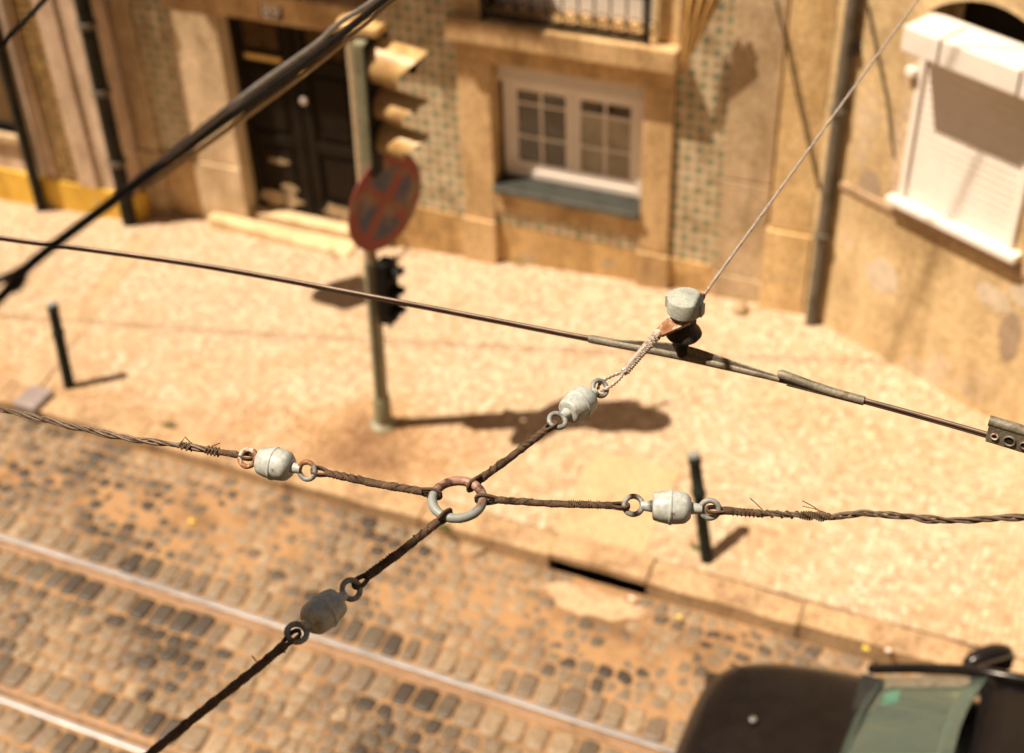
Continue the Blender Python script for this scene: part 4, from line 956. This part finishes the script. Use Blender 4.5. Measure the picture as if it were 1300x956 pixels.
MB().lathe((hx, hy, zt-.118), (0, 0, 1), [(0, .018), (.001, .040), (.010, .0455), (.018, .042), (.034, .030), (.070, .030)], 36).build('bell', 'blackbell', hb, smooth=True)
MB().lathe((hx, hy, ZC+.004), (0, 0, 1), [(0, .016), (.02, .015), (.06, .013), (.075, .018)], 20).build('stem', 'blackbell', hb, smooth=True)
eS = G(836, 424, zt-.075); eN = G(890, 379, zt-.045)
def plate(e, w0, w1, th, tz):
    c0 = Vector((hx, hy, tz)); d = (e-c0); d.normalize(); sd_ = d.cross(Vector((0, 0, 1))).normalized(); m = MB()
    m.hexa([c0-sd_*w0-Vector((0, 0, th)), e-sd_*w1-Vector((0, 0, th)), e+sd_*w1-Vector((0, 0, th)), c0+sd_*w0-Vector((0, 0, th)), c0-sd_*w0+Vector((0, 0, th)), e-sd_*w1+Vector((0, 0, th)), e+sd_*w1+Vector((0, 0, th)), c0+sd_*w0+Vector((0, 0, th))])
    return m, d
m, dS = plate(eS, .034, .013, .004, zt-.055); m.torus(eS+dS*.006, dS+Vector((0, 0, .2)), .009, .0045, 18, 8); m.build('arm', 'galv_rusty', hb, .002, smooth=True)
m, dN = plate(eN, .028, .009, .004, zt-.048); m.torus(eN+dN*.004, Vector((0, 0, 1)).cross(dN), .008, .0042, 18, 8); m.build('arm', 'galv_rusty', hb, .002, smooth=True)
# stranded link hanger -> upper insulator
o = thing('stranded_link', G(800, 460, ZW), 'pale grey stranded link between the hanger and upper insulator', 'wire')
A0, A1 = eS+dS*.008, G(793, 472, ZW)
m = MB(); rope(m, [A0, A0.lerp(A1, .5), A1], 4, .0044, .0056, .05, .15, 7, seed=31); wrap(m, [A0, A0.lerp(A1, .3)], .0112, .0024, .0052, seed=30, jit=.35); wrap(m, [A0.lerp(A1, .3), A1], .0098, .0020, .0042, seed=33); m.build('strands', 'strand_pale', o, smooth=True)
m = MB()
Bp = iN[0]; dd = (Bp-A1); sdv = Vector((0, 0, 1)).cross(dd).normalized()
for s, kk in ((1, 0), (-1, 1)):
    rope(m, [A1, A1+dd*.35+sdv*.010*s, A1+dd*.8+sdv*.013*s, Bp+dd.normalized()*.003+sdv*.004*s+Vector((0, 0, -.004))], 2, .0022, .0022, .022, .1, 6, step=.002, seed=40+kk)
m.build('eye_loop', 'strand_pale', o, smooth=True)
# thin span wire up to the houses
o = thing('span_wire', eN, 'thin pale steel wire rising to the upper right', 'wire', 'span wires')
endp = G(1165, 0, ZW+.03); P = [eN+dN*.004, eN.lerp(endp, .5), endp, endp+(endp-eN)*1.2]
m = MB(); rope(m, P, 5, .0017, .0026, .03, .05, 5, step=.005, seed=50); m.build('strands', 'strand_pale', o, smooth=True)
m = MB(); q0 = eN+dN*.004; q1 = eN.lerp(endp, .03); wrap(m, [q0, q1], .0042, .0016, .004); m.build('binding', 'galv_rusty', o, smooth=True)

# contact wire with its splices
P = [G(-150, 281, ZC), G(0, 302, ZC), G(250, 336, ZC), G(500, 382, ZC), G(748, 430, ZC), G(866, 452, ZC), G(1000, 484, ZC), G(1150, 523, ZC), G(1300, 566, ZC), G(1500, 628, ZC)]
PC = interp(P, 10)
m = MB(); m.tube([p_+Vector((0, 0, .0028)) for p_ in PC], .0052, 12); m.tube([p_+Vector((0, 0, -.0048)) for p_ in PC], .0044, 12)
cw = m.build('trolley_wire', 'contact', None, smooth=True, loc=P[4]); tag(cw, 'grooved copper trolley wire crossing the whole picture', 'wire')
def cpt(px):   # point of the contact wire at image column px
    best = None
    for a, b2 in zip(P, P[1:]):
        pass
    for i in range(len(PCD)-1):
        if PCD[i][0] <= px <= PCD[i+1][0]:
            t = (px-PCD[i][0])/(PCD[i+1][0]-PCD[i][0]); return PCD[i][1].lerp(PCD[i+1][1], t)
def pixx(p_):
    d = Vector(p_)-Vector((0, 0, H)); return CX+F*d.dot(right)/d.dot(fw)
PCD = [(pixx(p_), p_) for p_ in PC]
ear = thing('wire_splice', cpt(868), 'tapered bronze splice ear under the round hanger', 'splice')
xs = [748, 752, 790, 830, 868, 910, 950, 990]
m = MB(); m.tube([cpt(x) for x in xs], [.0098, .0108, .0108, .0110, .0112, .0108, .0092, .0075], 14); m.build('sleeve', 'ear', ear, smooth=True)
m = MB(); hs_ = [.009, .014, .022, .030, .034, .030, .020, .012, .006]; xq = [770, 790, 815, 845, 868, 890, 925, 960, 1000]; th = .0035
rows_ = []
for x, h_ in zip(xq, hs_):
    c_ = cpt(x); rows_.append([m.bm.verts.new(c_+Vector((0, -th, 0))), m.bm.verts.new(c_+Vector((0, th, 0))), m.bm.verts.new(c_+Vector((0, th*.8, h_))), m.bm.verts.new(c_+Vector((0, -th*.8, h_)))])
for a_, b2 in zip(rows_, rows_[1:]):
    for k in range(4): m.bm.faces.new([a_[k], a_[(k+1) % 4], b2[(k+1) % 4], b2[k]])
m.bm.faces.new(rows_[0]); m.bm.faces.new(rows_[-1][::-1]); m.build('blade', 'ear', ear)
sl = thing('wire_splice', cpt(1040), 'grey splice sleeve with flared lip right of the hanger', 'splice')
m = MB(); m.tube([cpt(x)+Vector((0, 0, dz)) for x, dz in ((988, .014), (991, .016), (1000, .013), (1030, .006), (1060, .001), (1097, 0), (1098, 0))], [.0100, .0120, .0120, .0112, .0108, .0108, .0085], 14); m.build('sleeve', 'ear', sl, smooth=True)
m = MB(); m.tube([cpt(1000)+Vector((0, 0, -.004)), cpt(1097)+Vector((0, 0, -.004))], .0088, 10); m.build('lower_lip', 'ear', sl, smooth=True)
# clamp at right edge
c0, c1 = cpt(1253), cpt(1400); dcl = (c1-c0).normalized(); sdc = Vector((0, 0, 1)).cross(dcl).normalized()   # sdc points away from the street side
cb = thing('cable_clamp', c0, 'bolted metal clamp gripping the trolley wire at right edge', 'clamp')
ctr = c0.lerp(c1, .5)+Vector((0, 0, .014)); L_ = (c1-c0).length/2
bd = MB().obox(ctr, dcl*L_, sdc*.011, Vector((0, 0, .026))).build('clamp_body', 'ear', cb, .003)
MB().tube([c0+Vector((0, 0, .042))-dcl*.002, c1+Vector((0, 0, .042))], .0125, 16).build('top_roll', 'ear', cb, smooth=True)
fn = -sdc
for k, (t, R_) in enumerate(((.055, .0075), (.155, .0125), (.255, .0085), (.36, .0075), (.46, .0125), (.56, .0085))):
    q = c0.lerp(c1, t*1.3)+Vector((0, 0, .011))+fn*.0125
    MB().torus(q, fn, R_, .0022, 22, 8).build('bolt_collar', 'galv_rusty' if k % 3 == 0 else 'ear', bd, smooth=True)
    MB().lathe(q-fn*.002, fn, [(0, R_*.8), (.0012, R_*.78), (.0018, R_*.5)], 6 if R_ > .01 else 14).build('bolt', 'blackbell', bd)

# black cable bundle, upper left, nearer than the focus
def cpath(pix): return interp([DP(x, y, d*.98) for x, y, d in pix], 12)
cbn = thing('cable_bundle', DP(250, 190, 2.0), 'thick black cable bundle crossing the upper left corner', 'cable')
P1 = cpath([(-160, 535, 1.50), (0, 378, 1.62), (60, 318, 1.68), (250, 178, 1.95), (400, 70, 2.25), (490, -2, 2.45), (620, -105, 2.8)])
MB().tube(P1, .0064, 14).build('cable', 'rubber', cbn, smooth=True)
P2 = cpath([(110, 282, 1.76), (180, 228, 1.85), (250, 172, 1.93), (330, 110, 2.06), (400, 60, 2.2), (430, 33, 2.28), (490, -8, 2.42), (620, -112, 2.8)])
MB().tube([p_+Vector((0, 0, .004)) for p_ in P2], .0043, 12).build('grey_highlight', 'cable_shine_grey', cbn, smooth=True)  # pale tube that paints the highlight along the black cable's upper side
P3 = cpath([(180, 236, 1.84), (250, 186, 1.95), (400, 78, 2.25), (495, 0, 2.46), (625, -102, 2.8)])
MB().tube([p_-Vector((0, 0, .007)) for p_ in P3], .0038, 12).build('tan_highlight', 'cable_shine_tan', cbn, smooth=True)  # tan tube that paints the warm highlight along the black cable's underside
b = MB(); wrap(b, [DP(14, 366, 1.60), DP(30, 350, 1.62)], .0085, .0018, .004, jit=.3); b.build('binding', 'rubber', cbn, smooth=True)
P4 = cpath([(-140, 395, 1.5), (-40, 372, 1.56), (0, 355, 1.6), (18, 347, 1.63), (30, 340, 1.65)])
MB().tube(P4, .0048, 10).build('branch_cable', 'rubber', cbn, smooth=True)
P5 = cpath([(-90, 145, 1.9), (0, 58, 2.0), (28, 30, 2.05), (56, 0, 2.1), (130, -80, 2.2)])
tag(MB().tube(P5, .0042, 10).build('thin_cable', 'rubber', None, smooth=True, loc=P5[12]), 'thin black cable across the top left corner', 'cable')

# ------------------------------------------------------------------ dark car driving left on the tracks
CZ = RZ
car = thing('parked_car', (.9, 5.05, CZ), 'near black car cut off at the bottom right corner, facing left', 'car')
nose_x = G(893, 867, .55).x-.02; yc = 5.01; hw = .86
X0 = nose_x
st = [  # x offset from nose, half width at waist, z bottom, z waist, z top at centre
    (0.00, .50, .35, .52, .56), (.04, .62, .28, .60, .66), (.14, .73, .24, .66, .75), (.35, .81, .22, .72, .83), (.70, .845, .22, .77, .90),
    (1.00, .855, .22, .80, .945), (1.12, .858, .22, .82, .955), (1.5, .86, .22, .86, .90), (2.4, .86, .22, .88, .90), (3.2, .85, .24, .89, .92), (3.55, .82, .26, .88, .92), (3.85, .74, .32, .82, .86), (3.95, .6, .4, .7, .72)]
m = MB(); rings = []
for dx, hw_, zb, zw, ztp in st:
    sec = [(-hw_*.92, zb), (-hw_, (zb+zw)/2), (-hw_*.99, zw-.06), (-hw_*.95, zw), (-hw_*.82, zw+(ztp-zw)*.60), (-hw_*.45, zw+(ztp-zw)*.92), (0, ztp),
           (hw_*.45, zw+(ztp-zw)*.92), (hw_*.82, zw+(ztp-zw)*.60), (hw_*.95, zw), (hw_*.99, zw-.06), (hw_, (zb+zw)/2), (hw_*.92, zb)]
    rings.append([m.bm.verts.new((X0+dx, yc+y_, z_+CZ+.06)) for y_, z_ in sec])
for a_, b2 in zip(rings, rings[1:]):
    for k in range(len(a_)-1): m.bm.faces.new([a_[k], a_[k+1], b2[k+1], b2[k]])
    m.bm.faces.new([a_[-1], a_[0], b2[0], b2[-1]])
m.bm.faces.new(rings[0][::-1]); m.bm.faces.new(rings[-1])
body = m.build('body', 'carpaint', car, smooth=True); ss = body.modifiers.new('s', 'SUBSURF'); ss.levels = 2; ss.render_levels = 2
gb = [(1.00, .72, .93), (1.62, .60, 1.36), (1.95, .60, 1.40), (2.7, .59, 1.37), (3.45, .66, .97)]    # greenhouse: x, half width, z
# roof
m = MB(); rr = []
for dx, hw_, z_ in [(1.60, .60, 1.355), (1.75, .60, 1.40), (2.1, .60, 1.425), (2.5, .59, 1.41), (2.75, .58, 1.37)]:
    rr.append([m.bm.verts.new((X0+dx, yc+y_*hw_, z_+CZ+.06-.05*abs(y_)**3)) for y_ in (-1, -.8, -.4, 0, .4, .8, 1)])
for a_, b2 in zip(rr, rr[1:]):
    for k in range(6): m.bm.faces.new([a_[k], a_[k+1], b2[k+1], b2[k]])
ro = m.build('roof', 'carpaint', car, smooth=True); s_ = ro.modifiers.new('s', 'SOLIDIFY'); s_.thickness = .03
def cp_(dx, y_, z_): return Vector((X0+dx, yc+y_, z_+CZ+.06))
def glassgrid(c00, c01, c10, c11, bulge, name, mat, nu=8, nv=6):
    m = MB(); g = []
    for j in range(nv+1):
        row = []
        for i in range(nu+1):
            u_, v_ = i/nu, j/nv; p_ = c00.lerp(c01, u_).lerp(c10.lerp(c11, u_), v_); row.append(m.bm.verts.new(p_+Vector(bulge)*(1-(2*u_-1)**2)))
        g.append(row)
    for j in range(nv):
        for i in range(nu): m.bm.faces.new([g[j][i], g[j][i+1], g[j+1][i+1], g[j+1][i]])
    o_ = m.build(name, mat, car, smooth=True); s2 = o_.modifiers.new('s', 'SOLIDIFY'); s2.thickness = .006; return o_
ws = glassgrid(cp_(1.04, -.74, .90), cp_(1.04, .74, .90), cp_(1.62, -.57, 1.345), cp_(1.62, .57, 1.345), (-.10, 0, .03), 'windscreen', 'carglass')
glassgrid(cp_(2.76, -.56, 1.345), cp_(2.76, .56, 1.345), cp_(3.4, -.66, .95), cp_(3.4, .66, .95), (.08, 0, .02), 'rear_window', 'glass')
for s in (-1, 1):
    glassgrid(cp_(1.20, s*.80, .90), cp_(3.2, s*.80, .92), cp_(1.68, s*.605, 1.33), cp_(2.72, s*.60, 1.32), (0, s*.01, 0), 'side_window', 'glass')
    m = MB(); m.tube(interp([cp_(.98, s*.79, .885), cp_(1.3, s*.70, 1.13), cp_(1.63, s*.595, 1.35), cp_(2.2, s*.60, 1.40), cp_(2.75, s*.58, 1.36), cp_(3.42, s*.68, .95)], 6), .032, 10); m.build('pillar', 'carpaint', car, smooth=True)
MB().box(X0+1.2, X0+1.6, yc-.62, yc+.62, .72+CZ, .93+CZ).build('dashboard', 'carplastic', car, .03)
for y0_ in (-.36, .36):
    MB().obox((X0+2.05, yc+y0_, .80+CZ), (.10, 0, 0), (0, .23, 0), (.08, 0, .34)).build('seat', 'wrap', car, .05)
MB().torus((X0+1.72, yc-.36, .92+CZ), (-1, 0, .5), .18, .015, 28, 8).build('steering_wheel', 'carplastic', car, smooth=True)
m = MB(); m.box(X0+.94, X0+1.06, yc-.72, yc+.72, .955+CZ, .975+CZ); m.build('cowl', 'carplastic', car, .01)
for y0_ in (-.45, .12):
    MB().tube([cp_(1.0, y0_, .955), cp_(1.02, y0_+.28, .985), cp_(1.07, y0_+.5, .99)], .008, 6).build('wiper', 'carplastic', car)
stp = cp_(1.10, .50, .965)
# sticker lies just behind the glass, along its slope
sl_ = Vector((.58, 0, .445)).normalized()
MB().obox(cp_(1.14, .52, .995)-Vector((0, 0, .0)), sl_*.05, Vector((0, .045, 0)), sl_.cross(Vector((0, 1, 0)))*.002).build('windscreen_sticker', 'teal', car)
mq = G(1254, 836, .98)
for s in (-1, 1):
    mc = Vector((mq.x+.0, yc+s*(abs(mq.y-yc)), .98)); mm = MB(); bm = mm.bm
    bmesh.ops.create_icosphere(bm, subdivisions=3, radius=1)
    for v in bm.verts:
        x_, y_, z_ = v.co; v.co = mc+Vector((.75*.17*x_-.66*.075*y_, s*(.66*.17*x_+.75*.075*y_), .085*z_))
    mi = mm.build('door_mirror', 'carpaint', car, smooth=True)
    MB().tube([mc+Vector((0, -s*.06, -.05)), Vector((mc.x-.02, yc+s*.82, .86))], .022, 8).build('mirror_arm', 'carplastic', mi)
    MB().obox(mc+Vector((.66*.07, -s*.75*.07, 0)), (.66*.01, -s*.75*.01, 0), (.75*.12, s*.66*.12, 0), (0, 0, .06)).build('mirror_glass', 'glass', mi)
    for dx in (.72, 3.2):
        wc = Vector((X0+dx, yc+s*.77, CZ+.31)); wo = MB().lathe(wc-Vector((0, .09, 0)), (0, 1, 0), [(0, .22), (.01, .29), (.03, .31), (.15, .31), (.17, .29), (.18, .22)], 32).build('wheel', 'tyre', car, smooth=True)
        MB().lathe(wc-Vector((0, -s*.07, 0)), (0, s, 0), [(0, .2), (.02, .19), (.025, .05), (.03, .04)], 24).build('rim', 'alloy', wo, smooth=True)
    MB().obox(cp_(.10, s*.55, .565), (.07, 0, .012), (-.02, .11, 0), (0, 0, .035)).build('headlight', 'glass', car, .015)
MB().lathe(cp_(.42, .18, .868), (0, 0, 1), [(0, .022), (.006, .02), (.009, .01)], 14).build('washer_jet', 'alloy', body, smooth=True)
car.name = 'car'

# ------------------------------------------------------------------ weeds, leaves, litter
def weed(c, r, label, n=60, seed=1):
    rnd = random.Random(seed); m = MB()
    for _ in range(n):
        a = rnd.uniform(0, 2*pi); d = rnd.uniform(0, r); p_ = c+Vector((cos(a)*d, sin(a)*d*.7, rnd.uniform(.0, .05)))
        u = Vector((rnd.uniform(-1, 1), rnd.uniform(-1, 1), rnd.uniform(.2, 1))).normalized()*rnd.uniform(.015, .035); v = u.orthogonal().normalized()*.008
        m.bm.faces.new([m.bm.verts.new(q) for q in (p_, p_+u*.5+v, p_+u, p_+u*.5-v)])
    tag(m.build('weed', 'leaf', None, loc=c), label, 'weed', 'small weeds in the paving')
weed(G(215, 543, .0), .07, 'green weed tuft on the pavement near the kerb, above the twisted wire', seed=1)
weed(G(563, 672, 0), .07, 'green weed growing at the kerb just below the central ring', seed=2)
weed(G(884, 700, 0), .06, 'green weed at the foot of the leaning bollard', seed=3)
weed(G(420, 322, -.0), .06, 'small weed at the right end of the doorstep', 25, 4)
weed(G(655, 336, .08), .06, 'small weed at the foot of the window wall', 25, 5)
for i, (x, y, z, mat, lab) in enumerate(((1098, 823, .03, 'leaf_yellow', 'yellow leaf lying on the kerb above the car bonnet'), (862, 783, RZ+.02, 'leaf_yellow', 'yellow leaf on the setts below the drain'), (243, 662, RZ+.02, 'leaf_yellow', 'yellowish leaf on the setts left of centre'),
                                         (606, 686, RZ+.02, 'leaf_yellow', 'yellow leaf on the setts below the kerb joint'), (801, 760, RZ+.02, 'litter', 'pinkish scrap of paper by the drain'), (1127, 826, .03, 'litter', 'pale pebble on the kerb beside the yellow leaf'))):
    c = G(x, y, z); rnd = random.Random(i+20); m = MB()
    pts = [c+Vector((.03*cos(a*pi/4)*rnd.uniform(.6, 1.1), .02*sin(a*pi/4)*rnd.uniform(.6, 1.1), .004*rnd.random())) for a in range(8)]
    m.prism(pts, (0, 0, .004)); tag(m.build('leaf' if 'leaf' in lab else 'scrap', mat, None, loc=c), lab, 'leaf' if 'leaf' in lab else 'litter')
